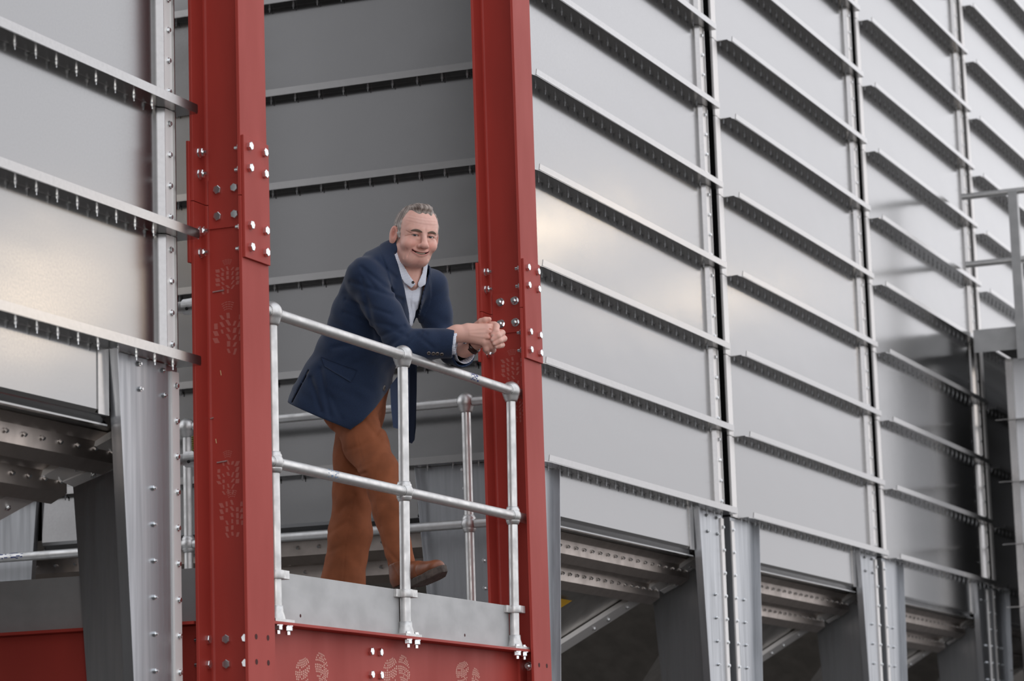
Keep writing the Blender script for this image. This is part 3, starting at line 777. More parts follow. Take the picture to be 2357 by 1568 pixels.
# ---- head
HS = 1.10
HC_ = np.array((0.0418, 0.6445, 0.0000))
HF = nrm((0.36, -0.06, 0.93)); HU = nrm((0.13, 0.99, 0.02)); HX = np.cross(HU, HF); HX = nrm(HX); HU = np.cross(HF, HX)
HM = np.stack([HX, HF, HU])             # head-local x (his left), y (forward), z (up)
def head_local(p):
    l = ((p - HC_.astype(np.float32)) @ HM.T.astype(np.float32)) / HS
    l[:, 0] -= 0.10 * np.minimum(l[:, 2] + 0.015, 0)           # jaw swung a little to his right by the grin
    return l
def from_head(l): return HC_ + (np.array(l) * HS) @ HM
def headfield(l, ears=True):
    ax = np.abs(l[:, 0]); m = np.stack([ax, l[:, 1], l[:, 2]], 1)      # mirrored copy
    d = ell(l, (0, -0.014, 0.036), (0.076, 0.097, 0.084))
    d = smin(d, ell(l, (0, 0.030, 0.040), (0.064, 0.058, 0.062)), 0.03)
    d = smin(d, ell(l, (0, 0.032, -0.022), (0.066, 0.055, 0.072)), 0.03)
    d = smin(d, rc(m, (0.047, -0.005, -0.055), (0.022, 0.060, -0.084), 0.031, 0.026), 0.022)
    d = smin(d, ell(l, (0, 0.066, -0.080), (0.032, 0.026, 0.022)), 0.016)
    d = smin(d, ell(m, (0.040, 0.056, -0.030), (0.030, 0.032, 0.027)), 0.014)      # cheeks raised by the smile
    d = smin(d, rc(m, (0.010, 0.083, 0.024), (0.044, 0.068, 0.024), 0.013, 0.011), 0.014)   # brow
    d = smin(d, ell(l, (0, 0.024, -0.092), (0.050, 0.044, 0.026)), 0.025)          # under the chin
    d = smax(d, -ell(m, (0.031, 0.096, 0.006), (0.019, 0.017, 0.0115)), 0.012)     # sockets
    d = smin(d, ell(m, (0.0310, 0.0735, 0.0065), (0.0165, 0.0150, 0.0125)), 0.004) # lids over the ball
    d = smin(d, rc(m, (0.019, 0.083, -0.0075), (0.043, 0.074, -0.006), 0.0055, 0.005), 0.006)   # lower lid bag
    zz = m[:, 2] - 0.0045 + 6.0 * (ax - 0.031) ** 2
    slit = np.maximum(np.maximum(np.abs(zz) - 0.0025, np.abs(ax - 0.0312) - 0.0130), 0.076 - m[:, 1])
    d = smax(d, -slit, 0.0025)
    d = smin(d, rc(l, (0, 0.088, 0.014), (0, 0.112, -0.027), 0.0085, 0.0125), 0.010)   # nose
    d = smin(d, ell(l, (0, 0.1135, -0.030), (0.0150, 0.0140, 0.0125)), 0.006)
    d = smin(d, ell(m, (0.0150, 0.1000, -0.033), (0.0098, 0.0125, 0.0098)), 0.004)
    d = smax(d, -rc(m, (0.0075, 0.106, -0.046), (0.0075, 0.104, -0.036), 0.0042, 0.003), 0.003)
    d = smin(d, ell(l, (0, 0.070, -0.060), (0.036, 0.026, 0.026)), 0.014)          # muzzle
    # smiling lips: arcs rising to the corners
    cur = 8.5 * ax ** 2
    y0 = 0.0955 - 12.0 * ax ** 2
    up_ = np.sqrt((l[:, 2] - (-0.0565 + cur * 0.75)) ** 2 + (l[:, 1] - y0) ** 2 + (np.maximum(ax - 0.033, 0)) ** 2) - 0.0046
    lo_ = np.sqrt((l[:, 2] - (-0.0685 + cur * 1.45)) ** 2 + (l[:, 1] - y0 + 0.001) ** 2 + (np.maximum(ax - 0.031, 0)) ** 2) - 0.0058
    d = smin(d, up_, 0.005); d = smin(d, lo_, 0.005)
    mo = np.maximum(np.maximum(np.abs(l[:, 2] - (-0.0618 + cur)) - np.maximum(0.0038 - 2.6 * ax ** 2, 0.0003), ax - 0.034), 0.078 - 0.0 * ax - l[:, 1])
    d = smax(d, -mo, 0.002)
    # folds: nose to mouth corner, smile line, crow's feet, forehead
    def fold(a, b, r, k):
        nonlocal d
        d = smax(d, -rc(m, a, b, r, r * 0.8), k)
    fold((0.0205, 0.1005, -0.026), (0.0400, 0.0850, -0.056), 0.0020, 0.010)
    fold((0.0395, 0.0815, -0.060), (0.0385, 0.0720, -0.082), 0.0008, 0.009)
    fold((0.0520, 0.0730, -0.040), (0.0500, 0.0600, -0.085), 0.0007, 0.008)
    fold((0.0480, 0.0760, 0.010), (0.0620, 0.0600, 0.016), 0.0012, 0.004)
    fold((0.0480, 0.0750, 0.003), (0.0620, 0.0590, -0.004), 0.0012, 0.004)
    for z in (0.048, 0.060, 0.071):
        d = d + 0.0007 * np.exp(-((l[:, 2] - z - 1.5 * l[:, 0] ** 2) / 0.0022) ** 2) * (l[:, 1] > 0.05)
    # ears
    if not ears: return d * HS
    e = ell(m, (0.086, -0.012, -0.004), (0.0095, 0.0205, 0.0355), [nrm((1, 0.45, 0)), nrm((-0.45, 1, 0)), (0, 0, 1)])
    e = smax(e, -ell(m, (0.0955, 0.001, 0.004), (0.0125, 0.0130, 0.0235), [nrm((1, 0.45, 0)), nrm((-0.45, 1, 0)), (0, 0, 1)]), 0.004)
    e = smin(e, rc(m, (0.089, -0.013, -0.012), (0.089, -0.008, 0.012), 0.0030, 0.0030), 0.003)
    d = smin(d, e, 0.006)
    return d * HS
NECK = [from_head((0, -0.028, -0.070)), np.array((-0.0013, 0.4801, -0.0350)), np.array((-0.0205, 0.4223, -0.0600))]
def headnk(p):
    l = head_local(p)
    d = headfield(l)
    n = chain(p, NECK, [0.060, 0.062, 0.055], 0.02)
    n = smin(n, rc(p, from_head((0.036, -0.02, -0.07)), (0.0329, 0.4447, 0.0050), 0.016, 0.013), 0.02)
    return smin(d, n, 0.022)
def skin_tint(v):
    l = head_local(v.astype(np.float32)); ax = np.abs(l[:, 0]); m = np.stack([ax, l[:, 1], l[:, 2]], 1)
    base = np.tile(np.array([0.76, 0.440, 0.36]), (len(v), 1))
    def mixin(mask, colr): base[:] = base * (1 - mask[:, None]) + mask[:, None] * np.array(colr)
    g = lambda c, s: np.exp(-(((m - np.array(c)) / np.array(s)) ** 2).sum(1))
    mixin(0.55 * g((0.040, 0.078, -0.030), (.022, .03, .020)), (0.74, 0.31, 0.25))
    mixin(0.60 * g((0, 0.112, -0.032), (.018, .02, .016)), (0.74, 0.33, 0.27))
    mixin(0.45 * g((0, 0.09, -0.095), (.03, .03, .02)), (0.76, 0.36, 0.30))
    mixin(0.65 * g((0.086, -0.012, 0.0), (.014, .03, .045)), (0.66, 0.25, 0.19)); mixin(0.6 * g((0.090, -0.002, 0.004), (.005, .012, .02)), (0.45, 0.13, 0.09))  # ears redder; shade of the hollow put into the colour
    mixin(0.35 * g((0, 0.085, 0.065), (.05, .03, .03)), (0.82, 0.54, 0.48))
    lipm = np.exp(-((l[:, 2] - (-0.0630 + 8.5 * ax ** 2)) / 0.0085) ** 4) * (ax < 0.036) * (l[:, 1] > 0.079)
    mixin(0.75 * lipm, (0.50, 0.17, 0.15))
    mixin(0.55 * g((0.031, 0.082, 0.006), (.018, .02, .008)), (0.50, 0.20, 0.15))
    inm = (l[:, 1] < 0.0865) & (np.abs(l[:, 2] - (-0.0618 + 8.5 * ax ** 2)) < 0.005) & (ax < 0.033) & (l[:, 1] > 0.06)
    base[inm] = (0.10, 0.03, 0.03)
    zs = l[:, 2] - 0.0045 + 6.0 * (ax - 0.031) ** 2
    mixin(0.75 * np.exp(-((zs - 0.0032) / 0.0016) ** 2) * np.exp(-((ax - 0.031) / 0.015) ** 4) * (l[:, 1] > 0.07), (0.16, 0.08, 0.06))    # lashes
    mott = np.sin(l[:, 0] * 210 + 3 * np.sin(l[:, 2] * 95)) * np.sin(l[:, 2] * 170 + 2 * np.sin(l[:, 0] * 120 + l[:, 1] * 60))
    base *= 1 + mott[:, None] * np.array([0.015, 0.05, 0.05])
    return base
c_ = HC_
hv, hq = surface(headnk, c_ - np.array([0.15, 0.24, 0.16]), c_ + np.array([0.14, 0.16, 0.15]), 0.0024)

# ---- hands, clasped, with forearms running back into the sleeves
def H_R(p):   # right hand: nearer the viewer, back of the hand outwards
    d = chain(p, [(0.0986, 0.1999, 0.2050), (0.2168, 0.2410, 0.1900), (0.2624, 0.2467, 0.1900)], [0.036, 0.0315, 0.0285], 0.02)
    d = smin(d, rc(p, (0.2350, 0.2331, 0.1880), (0.2670, 0.2331, 0.1900), 0.028, 0.026), 0.02)
    kn = [(0.3433, 0.2638, 0.1880), (0.3514, 0.2467, 0.1980), (0.3457, 0.2239, 0.2030), (0.3309, 0.2034, 0.2000)]
    w_ = [(0.2624, 0.2593, 0.1880), (0.2624, 0.2490, 0.1900), (0.2636, 0.2376, 0.1900), (0.2658, 0.2262, 0.1880)]
    for i in range(4): d = smin(d, rc(p, w_[i], kn[i], 0.023, 0.0165 - (0.0015 if i == 3 else 0)), 0.014)
    fing = [[kn[0], (0.3728, 0.2708, 0.1650), (0.3795, 0.2630, 0.1300), (0.3621, 0.2516, 0.1050)],
            [kn[1], (0.3775, 0.2331, 0.1850), (0.3830, 0.2240, 0.1400), (0.3622, 0.2195, 0.1100)],
            [kn[2], (0.3605, 0.1875, 0.2000), (0.3671, 0.1714, 0.1650), (0.3531, 0.1782, 0.1200)],
            [kn[3], (0.3388, 0.1772, 0.1970), (0.3420, 0.1658, 0.1700), (0.3302, 0.1736, 0.1300)]]
    for i, f in enumerate(fing): d = smin(d, chain(p, f, [0.0152, 0.0128, 0.0112, 0.0095], 0.004), 0.007)
    for i in range(4): d = smin(d, ell(p, np.array(kn[i]) + (0, 0, 0.006), (0.010, 0.010, 0.010)), 0.010)
    for i in range(3):                                   # hollows between the knuckles
        a = (np.array(kn[i]) + np.array(kn[i + 1])) / 2 + (0.004, 0, 0.014)
        d = smax(d, -rc(p, a, a + np.array([0.03, -0.004, 0.0]), 0.003, 0.004), 0.008)
    for (a, b) in (((0.2688, 0.2543, 0.0000), (0.3336, 0.2635, 0.0000)), ((0.2711, 0.2427, 0.0000), (0.3406, 0.2450, 0.0000)), ((0.2711, 0.2334, 0.0000), (0.3336, 0.2242, 0.0000))):   # tendons
        d = d - 0.0011 * np.exp(-(seg2(p, a, b) / 0.005) ** 2)
    return d
def H_L(p):   # left hand: behind, its fingers folded over the right
    d = chain(p, [(0.1912, 0.1869, -0.0600), (0.2469, 0.1735, 0.0800), (0.2703, 0.1839, 0.1050), (0.3073, 0.2103, 0.1250)], [0.036, 0.030, 0.028, 0.030], 0.02)
    bs = [(0.3508, 0.2698, 0.1300), (0.3646, 0.2469, 0.1280), (0.3669, 0.2240, 0.1260), (0.3600, 0.2011, 0.1260)]
    for b in bs: d = smin(d, rc(p, (0.2934, 0.2126, 0.1180), b, 0.026, 0.017), 0.012)
    pip = [(0.3798, 0.2696, 0.1820), (0.4026, 0.2422, 0.1900), (0.4110, 0.2189, 0.1880), (0.4026, 0.1925, 0.1820)]
    dip = [(0.3777, 0.2489, 0.2140), (0.3868, 0.2296, 0.2220), (0.3925, 0.2103, 0.2210), (0.3902, 0.1893, 0.2120)]
    tip = [(0.3663, 0.2348, 0.2200), (0.3657, 0.2148, 0.2260), (0.3725, 0.1994, 0.2260), (0.3799, 0.1864, 0.2160)]
    r_ = [0.0140, 0.0140, 0.0132, 0.0118]
    for i in range(4):
        f = chain(p, [bs[i], pip[i], dip[i], tip[i]], [0.0165, r_[i], r_[i] * 0.93, r_[i] * 0.80], 0.003)
        d = smin(d, f, 0.003)
    d = smin(d, chain(p, [(0.2937, 0.2629, 0.1400), (0.3169, 0.2879, 0.1700), (0.3341, 0.2947, 0.1800), (0.3490, 0.2981, 0.1820)], [0.021, 0.0150, 0.0135, 0.0105], 0.004), 0.008)   # thumb
    d = smin(d, rc(p, (0.3441, 0.2743, 0.1500), (0.3717, 0.2753, 0.1700), 0.016, 0.0145), 0.005)
    return d
def hands(p): return smin(H_R(p), H_L(p), 0.0016)
wv_, wq_ = surface(hands, np.array((0.0744, 0.0726, 0.0000)) + np.array([0, 0, -0.10]), np.array((0.4466, 0.3331, 0.2700)), 0.0021)
wv_ = relax(wv_, wq_, 1, 0.4)
def hand_tint(v):
    base = np.tile(np.array([0.74, 0.43, 0.35]), (len(v), 1))
    def mixin(mask, colr): base[:] = base * (1 - mask[:, None]) + mask[:, None] * np.array(colr)
    for c in ((0.3698, 0.2375, 0.2300), (0.3687, 0.2137, 0.2350), (0.3755, 0.1985, 0.2350), (0.3823, 0.1857, 0.2250), (0.3490, 0.2992, 0.1900), (0.3493, 0.2239, 0.2200), (0.3515, 0.2467, 0.2100), (0.3901, 0.2581, 0.2000), (0.4049, 0.2330, 0.2000), (0.4117, 0.2126, 0.2000), (0.3582, 0.1784, 0.2000)):
        mixin(0.45 * np.exp(-(np.linalg.norm(v - np.array(c), axis=1) / 0.013) ** 2), (0.76, 0.35, 0.28))
    for c in ((0.3641, 0.2316, 0.2320), (0.3621, 0.2121, 0.2380), (0.3694, 0.1971, 0.2380), (0.3780, 0.1853, 0.2270)):   # nails
        n = np.exp(-(np.linalg.norm((v - np.array(c)) / np.array([0.008, 0.0065, 0.010]), axis=1)) ** 4)
        mixin(0.6 * n, (0.82, 0.58, 0.50))
    return base
# hidden trunk and arms join head and hands into one body
def trunk(p):
    d = chain(p, [(-0.0318, 0.4224, -0.0700), (-0.1372, 0.2544, -0.0600), (-0.2188, -0.0009, -0.0500)], [0.045, 0.085, 0.085], 0.04)
    d = smin(d, chain(p, [(-0.0730, 0.4184, -0.0500), (-0.1681, 0.4604, 0.1200), (0.0004, 0.1963, 0.2050), (0.1075, 0.1999, 0.2050)], [0.04, 0.042, 0.038, 0.034], 0.02), 0.03)
    d = smin(d, chain(p, [(-0.0385, 0.4156, -0.1000), (0.0960, 0.4358, -0.2000), (0.1366, 0.2217, -0.2000), (0.1912, 0.1869, -0.0600)], [0.04, 0.042, 0.038, 0.034], 0.02), 0.03)
    return d
tv, tq = surface(trunk, np.array((-0.3907, -0.1169, -0.3000)), np.array((0.2695, 0.5540, 0.3000)), 0.012, 3)
bv_ = np.concatenate([hv, wv_, tv]); bq_ = np.concatenate([hq, wq_ + len(hv), tq + len(hv) + len(wv_)])
sdf_obj('body', bv_, bq_, [skin_m], man, np.concatenate([skin_tint(hv), hand_tint(wv_), np.tile([.56, .285, .21], (len(tv), 1))]))
# ---- eyes, teeth, brows
def ball_mesh(name, c, r, m, parent, n=16, sc=(1, 1, 1)):
    b = MB(); vs = []; fs = []
    for i in range(n + 1):
        for j in range(2 * n):
            th = math.pi * i / n; ph = math.pi * j / n
            l = np.array([math.sin(th) * math.cos(ph) * r * sc[0], math.cos(th) * r * sc[1], math.sin(th) * math.sin(ph) * r * sc[2]])
            vs.append(tuple(to_world(from_head(np.array(c) + l)[None])[0]))
    for i in range(n):
        for j in range(2 * n):
            fs.append((i * 2 * n + j, i * 2 * n + (j + 1) % (2 * n), (i + 1) * 2 * n + (j + 1) % (2 * n), (i + 1) * 2 * n + j))
    b.add(vs, fs, True); return b.build(name, m, parent)
for sx_ in (-1, 1):
    e = ball_mesh('eye', (sx_ * 0.0312, 0.0735, 0.0045), 0.0125, white_m, man)
    ball_mesh('iris', (sx_ * 0.0312 - 0.0018, 0.0798, 0.0046), 0.0074, iris_m, e, 10)
ball_mesh('teeth', (0, 0.060, -0.0605), 0.0275, teeth_m, man, 12, (0.95, 1.0, 0.30))
def brow(p):
    l = head_local(p); ax = np.abs(l[:, 0])
    d = headfield(l)
    z = 0.0190 + 0.0045 * np.sin(np.clip((ax - 0.012) / 0.038, 0, 1) * 3.0)
    w = np.sqrt(((l[:, 2] - z) / 0.0048) ** 2 + ((ax - 0.031) / 0.0205) ** 2)
    n_ = 0.0006 * np.sin(l[:, 0] * 2600 + l[:, 2] * 1400)
    return np.maximum(d - 0.0022 - n_ , np.maximum(-(d + 0.003), np.maximum((w - 1) * 0.006, 0.04 - l[:, 1])))
for nm_, sgn in (('eyebrow', -1), ('eyebrow', 1)):
    cc = from_head((sgn * 0.031, 0.078, 0.026))
    v, q = surface(brow, cc - 0.030, cc + 0.030, 0.0015, 4)
    sdf_obj(nm_, v, q, [hair_m], man, np.tile([0.17, 0.12, 0.09], (len(v), 1)))
# ---- hair
def hairf(p):
    l = head_local(p); ax = np.abs(l[:, 0])
    st = 0.5 * np.sin(l[:, 0] * 330 + 9 * np.sin(l[:, 1] * 22 + 1) + 5 * np.sin(l[:, 2] * 38)) + 0.5 * np.sin(l[:, 0] * 150 - l[:, 1] * 70 + l[:, 2] * 120 + 4 * np.sin(l[:, 2] * 50))
    d = ell(l, (0, -0.016, 0.037), (0.0795, 0.1005, 0.0880))
    d = smin(d, ell(l, (0, 0.024, 0.062), (0.058, 0.052, 0.050)), 0.02)
    d = np.minimum(d, headfield(l, False) / HS - 0.0050) - 0.0016 * st - 0.0007 * np.sin(l[:, 0] * 1050 + 7 * np.sin(l[:, 1] * 40) + l[:, 2] * 300)
    tuft = ell(l, (-0.004, 0.043, 0.108), (0.042, 0.038, 0.019)) - 0.0028 * st
    d = smin(d, tuft, 0.012)
    # hairline: receding at the temples, sideburns in front of the ears, round the ears, down to the nape
    front = np.where(l[:, 2] > 0.062, 0.050 + 0.022 * smooth(0.046 - ax, 0, 0.022) - 0.018 * smooth(ax, 0.03, 0.055), 0.032 - 0.0 * ax) + 0.0022 * np.sin(l[:, 0] * 300 + 1.0) + 0.0015 * np.sin(l[:, 2] * 300)
    cut = l[:, 1] - front
    low = np.where(l[:, 1] > 0.006, -0.014, np.where(l[:, 1] > -0.032, 0.028, -0.050))
    cut2 = low - l[:, 2]
    return smax(smax(d, cut * 0.6, 0.010), cut2, 0.008) * HS
v, q = surface(hairf, c_ - np.array([0.13, 0.10, 0.15]), c_ + np.array([0.13, 0.17, 0.13]), 0.0024)
l = head_local(v.astype(np.float32))
g_ = smooth(-l[:, 2], -0.07, -0.01)[:, None]
st_ = np.clip(0.5 + 0.35 * np.sin(l[:, 0] * 330 + 9 * np.sin(l[:, 1] * 22 + 1) + 5 * np.sin(l[:, 2] * 38)) + 0.2 * np.sin(l[:, 0] * 90 + l[:, 1] * 60 + 3 * np.sin(l[:, 2] * 70)) + 0.3 * np.sin(l[:, 0] * 1050 + 7 * np.sin(l[:, 1] * 40) + l[:, 2] * 300), 0, 1)[:, None]
tc_ = (1 - g_) * ((1 - st_) * np.array([[.13, .10, .085]]) + st_ * np.array([[.40, .34, .30]])) + g_ * ((1 - st_) * np.array([[.28, .24, .21]]) + st_ * np.array([[.62, .57, .53]]))
sdf_obj('hair', v, q, [hair_m], man, tc_)

# ---- clothes
LAT = nrm((0.65, -0.04, -0.76)); AXI = nrm((0.36, 0.93, 0.06)); FWD = np.cross(LAT, AXI); FWD = nrm(FWD)
if FWD[2] < 0: FWD = -FWD
AXI = nrm(np.cross(FWD, LAT)); AXI = AXI if AXI[1] > 0 else -AXI
def etube(p, pts, A, B):
    """elliptic tube along a spine: half widths A sideways, B front to back"""
    d = None
    for i in range(len(pts) - 1):
        a = np.array(pts[i], np.float32); b = np.array(pts[i + 1], np.float32); ba = b - a; pa = p - a
        h = np.clip(pa @ ba / float(ba @ ba), 0, 1)
        v = pa - h[:, None] * ba
        aa = A[i] + (A[i + 1] - A[i]) * h; bb = B[i] + (B[i + 1] - B[i]) * h
        x = v @ LAT.astype(np.float32); y = v @ FWD.astype(np.float32); z = v @ AXI.astype(np.float32)
        e = (np.sqrt((np.abs(x) / aa) ** 2.3 + (np.abs(y) / bb) ** 2.3 + (z / bb) ** 2) - 1) * np.minimum(aa, bb) * 0.9
        d = e if d is None else smin(d, e, 0.03)
    return d
SP = [(-0.3245, -0.2379, -0.0500), (-0.2899, -0.1194, -0.0500), (-0.2553, 0.0174, -0.0500), (-0.2024, 0.1632, -0.0500), (-0.1368, 0.3182, -0.0500), (-0.0891, 0.4329, -0.0450), (-0.0525, 0.5185, -0.0400), (-0.0231, 0.5675, -0.0350)]
SA = [0.235, 0.228, 0.208, 0.182, 0.196, 0.200, 0.150, 0.080]
SB = [0.168, 0.162, 0.150, 0.132, 0.126, 0.118, 0.090, 0.066]
def creases(p, lst):
    e = 0.0
    for a, b, amp, w_ in lst:
        e = e + amp * np.exp(-(seg2(p, a, b) / w_) ** 2)
    return 0.0085 * np.tanh(e / 0.0085)
CR = [((-0.1743, 0.5120, 0.0000), (-0.0527, 0.4139, 0.0000), 0.0064, 0.0085), ((-0.2215, 0.4539, 0.0000), (-0.0163, 0.3813, 0.0000), 0.0056, 0.0085), ((-0.2433, 0.3813, 0.0000), (-0.0527, 0.3177, 0.0000), 0.0048, 0.0085), ((-0.1888, 0.2996, 0.0000), (-0.0345, 0.2687, 0.0000), 0.0048, 0.0085),
      ((-0.1198, 0.2179, 0.0000), (0.0018, 0.2687, 0.0000), 0.0075, 0.0085), ((-0.0617, 0.1816, 0.0000), (0.0381, 0.2687, 0.0000), 0.0075, 0.0085), ((-0.0290, 0.1416, 0.0000), (0.0744, 0.2451, 0.0000), 0.0064, 0.0085), ((0.0109, 0.3631, 0.0000), (0.0254, 0.2814, 0.0000), 0.0075, 0.0085),
      ((-0.1525, 0.3813, 0.0000), (-0.1053, 0.1816, 0.0000), 0.0075, 0.0085), ((-0.1743, 0.4720, 0.0000), (-0.1525, 0.3631, 0.0000), 0.0048, 0.0085), ((-0.2977, 0.1816, 0.0000), (-0.1525, 0.1997, 0.0000), 0.0048, 0.0096), ((-0.3885, 0.0545, 0.0000), (-0.3431, -0.0817, 0.0000), 0.0075, 0.0096), ((-0.3486, 0.0908, 0.0000), (-0.3068, -0.0999, 0.0000), 0.0064, 0.0096), ((0.0563, 0.2360, 0.0000), (0.1198, 0.1816, 0.0000), 0.0048, 0.0085),
      ((-0.1162, 0.5447, 0.0000), (-0.0399, 0.4720, 0.0000), 0.0050, 0.0085), ((-0.1670, 0.4938, 0.0000), (-0.1162, 0.4212, 0.0000), 0.0040, 0.0085), ((-0.0527, 0.2633, 0.0000), (0.0109, 0.2269, 0.0000), 0.0060, 0.0085), ((0.0018, 0.1816, 0.0000), (0.0508, 0.2269, 0.0000), 0.0060, 0.0085), ((0.0381, 0.1816, 0.0000), (0.0926, 0.2360, 0.0000), 0.0050, 0.0085), ((-0.2524, 0.3268, 0.0000), (-0.1707, 0.2996, 0.0000), 0.0030, 0.0085), ((0.1017, 0.3813, 0.0000), (0.1489, 0.3631, 0.0000), 0.0050, 0.0085), ((0.1053, 0.3413, 0.0000), (0.1561, 0.3123, 0.0000), 0.0050, 0.0085), ((-0.3159, -0.0000, 0.0000), (-0.2614, -0.1089, 0.0000), 0.0030, 0.0100)]
def jacket_outer(p):
    d = etube(p, SP, SA, SB)
    d = smin(d, ell(p, (-0.4073, -0.0558, -0.0600), (0.070, 0.100, 0.17)), 0.06)              # tail standing off the seat
    d = smin(d, rc(p, (-0.0531, 0.5231, -0.0100), (-0.1612, 0.4803, 0.1150), 0.058, 0.074), 0.035)
    d = smin(d, rc(p, (-0.0008, 0.5064, -0.0700), (0.0961, 0.4394, -0.1950), 0.055, 0.072), 0.035)
    d = smin(d, rc(p, (-0.1733, 0.0547, 0.0200), (-0.2076, -0.1219, 0.0550), 0.080, 0.088), 0.05)            # near front skirt over the thigh
    s1 = chain(p, [(-0.1612, 0.4695, 0.1150), (-0.0816, 0.3216, 0.1650), (-0.0029, 0.1963, 0.2100)], [0.080, 0.073, 0.066], 0.02)
    s1 = smin(s1, chain(p, [(-0.0029, 0.1928, 0.2100), (0.0986, 0.1963, 0.2050), (0.2590, 0.2017, 0.1950)], [0.066, 0.062, 0.060], 0.02), 0.018)
    s2 = chain(p, [(0.0961, 0.4357, -0.1950), (0.1218, 0.3195, -0.2000), (0.1368, 0.2143, -0.1900)], [0.076, 0.068, 0.062], 0.02)
    s2 = smin(s2, chain(p, [(0.1368, 0.2143, -0.1900), (0.1950, 0.1741, -0.0500), (0.3032, 0.1353, 0.1500)], [0.062, 0.060, 0.062], 0.02), 0.018)
    d = smin(d, s1, 0.022); d = smin(d, s2, 0.022)
    front = smooth(p[:, 2], -0.12, 0.02)
    d = d + creases(p, CR) * front
    d = d + 0.0016 * np.sin(p[:, 0] * 60 + 4 * np.sin(p[:, 1] * 23)) * np.sin(p[:, 1] * 34 + p[:, 2] * 41)
    return d
OPEN = [q[:2] for q in ((-0.0617, 0.6173, 0.0000), (-0.0290, 0.5265, 0.0000), (-0.0036, 0.4267, 0.0000), (0.0127, 0.3268, 0.0000), (0.0163, 0.2269, 0.0000), (-0.0073, 0.1126, 0.0000), (-0.0363, 0.0581, 0.0000), (-0.0744, 0.0054, 0.0000), (-0.1235, -0.0690, 0.0000), (-0.1743, -0.1235, 0.0000), (-0.2215, -0.1561, 0.0000), (-0.2614, -0.3268, 0.0000), (0.0145, -0.3268, 0.0000), (0.0182, -0.1543, 0.0000), (0.0163, 0.0363, 0.0000), (0.0309, 0.2269, 0.0000), (0.0508, 0.3268, 0.0000), (0.0690, 0.4139, 0.0000), (0.0944, 0.4938, 0.0000), (0.0926, 0.5628, 0.0000), (0.0654, 0.6173, 0.0000))]
HEMP = np.array((-0.3558, -0.1035, 0.0000)); HEMN = nrm((0.385, 0.92, 0.0))
CUFF1 = np.array((0.2054, 0.2017, 0.1900)); CUFF1N = nrm((0.99, -0.10, 0.05)); CUFF2 = np.array((0.2404, 0.1563, 0.0450)); CUFF2N = nrm((0.62, -0.12, 0.78))
def fwdc(p): return (p - np.array((-0.1185, 0.2544, -0.0500), np.float32)) @ FWD.astype(np.float32)
def jacket(p):
    o = jacket_outer(p)
    op = inpoly(p, OPEN)
    torso = etube(p, SP, SA, SB)
    onb = (torso < 0.022)
    lap = 0.0045 * smooth(0.050 - op, 0, 0.006) * (op > -0.02) * (p[:, 1] > ((-1.6957, 0.2814, 0.0000))[1]) * onb     # lapels
    o2 = o - lap
    d = np.maximum(o2, -(o + 0.010))
    cut = np.where(fwdc(p) > 0.02, op, 1.0); cut = np.where((torso < 0.035) | (p[:, 1] < ((-1.6957, 0.0944, 0.0000))[1]), cut, 1.0)
    d = smax(d, -cut, 0.002)
    hem = -((p - HEMP.astype(np.float32)) @ HEMN.astype(np.float32))
    hem = np.where(p[:, 0] > ((0.1198, 1.6340, 0.0000))[0], -1.0, hem)
    d = np.maximum(d, hem)
    vent = np.maximum(seg2(p, (-0.3994, 0.0871, 0.0000), (-0.4684, -0.0454, 0.0000)) - 0.0028, np.abs(p[:, 2] + 0.02) - 0.2)     # rear vent
    d = np.maximum(d, -vent)
    c1 = np.where((p[:, 0] > ((0.0744, 1.6340, 0.0000))[0]) & (p[:, 2] > 0.10), (p - CUFF1.astype(np.float32)) @ CUFF1N.astype(np.float32), -1.0)
    near1 = rc(p, (0.0540, 0.1999, 0.2050), (0.3037, 0.2035, 0.1950), 0.075, 0.075) < 0.0
    far2 = (rc(p, (0.1812, 0.1850, -0.1000), (0.3213, 0.1283, 0.1700), 0.075, 0.08) < 0.0)
    c1 = np.where(near1 & (p[:, 2] > 0.135), c1, -1.0)
    c2 = np.where(far2 & ~(near1 & (p[:, 2] > 0.135)), (p - CUFF2.astype(np.float32)) @ CUFF2N.astype(np.float32), -1.0)
    d = np.maximum(d, np.maximum(c1, c2))
    neck_cut = rc(p, (-0.0049, 0.4874, -0.0350), (0.0375, 0.6180, -0.0200), 0.068, 0.085)
    return smax(d, -neck_cut, 0.004)
v, q = surface(jacket, np.array((-0.5631, -0.3242, -0.3600)), np.array((0.3494, 0.6326, 0.3300)), 0.0042, 4)
v = relax(v, q, 1, 0.45)
fc = v[q].mean(1).astype(np.float32)
sdf_obj('jacket', v, q, [navy, lining], man, None, (jacket_outer(fc) < -0.0062))
# far front of the open jacket hanging beyond the post, satin side towards the viewer
JK = [o for o in man.children if o.name.startswith('jacket')][0]
def sheet(name, pts, th, m, parent):
    a = to_world(np.array(pts)); b = MB(); n = np.array(PA[2]) * th
    b.prism([tuple(x) for x in a], [tuple(x - n) for x in a]); return b.build(name, m, parent)
sheet('jacket_front', [(0.0256, 0.2545, -0.1000), (0.0436, 0.1813, -0.1100), (0.0424, -0.0016, -0.0900), (0.0391, -0.1568, -0.0800), (0.0336, -0.2079, -0.0800), (0.0228, -0.2224, -0.0750), (0.0084, -0.2167, -0.0700), (0.0014, -0.1470, -0.0600), (-0.0095, 0.0902, -0.0600), (-0.0011, 0.2179, -0.0800)], 0.008, navy_shade, JK)
sheet('lining_front', [(-0.0668, 0.0212, -0.0350), (-0.0274, 0.0720, -0.0500), (0.0126, 0.0902, -0.0550), (0.0126, -0.1688, -0.0550), (-0.0181, -0.1648, -0.0450), (-0.0541, -0.1536, -0.0350), (-0.0630, -0.0733, -0.0300)], 0.004, lining, JK)
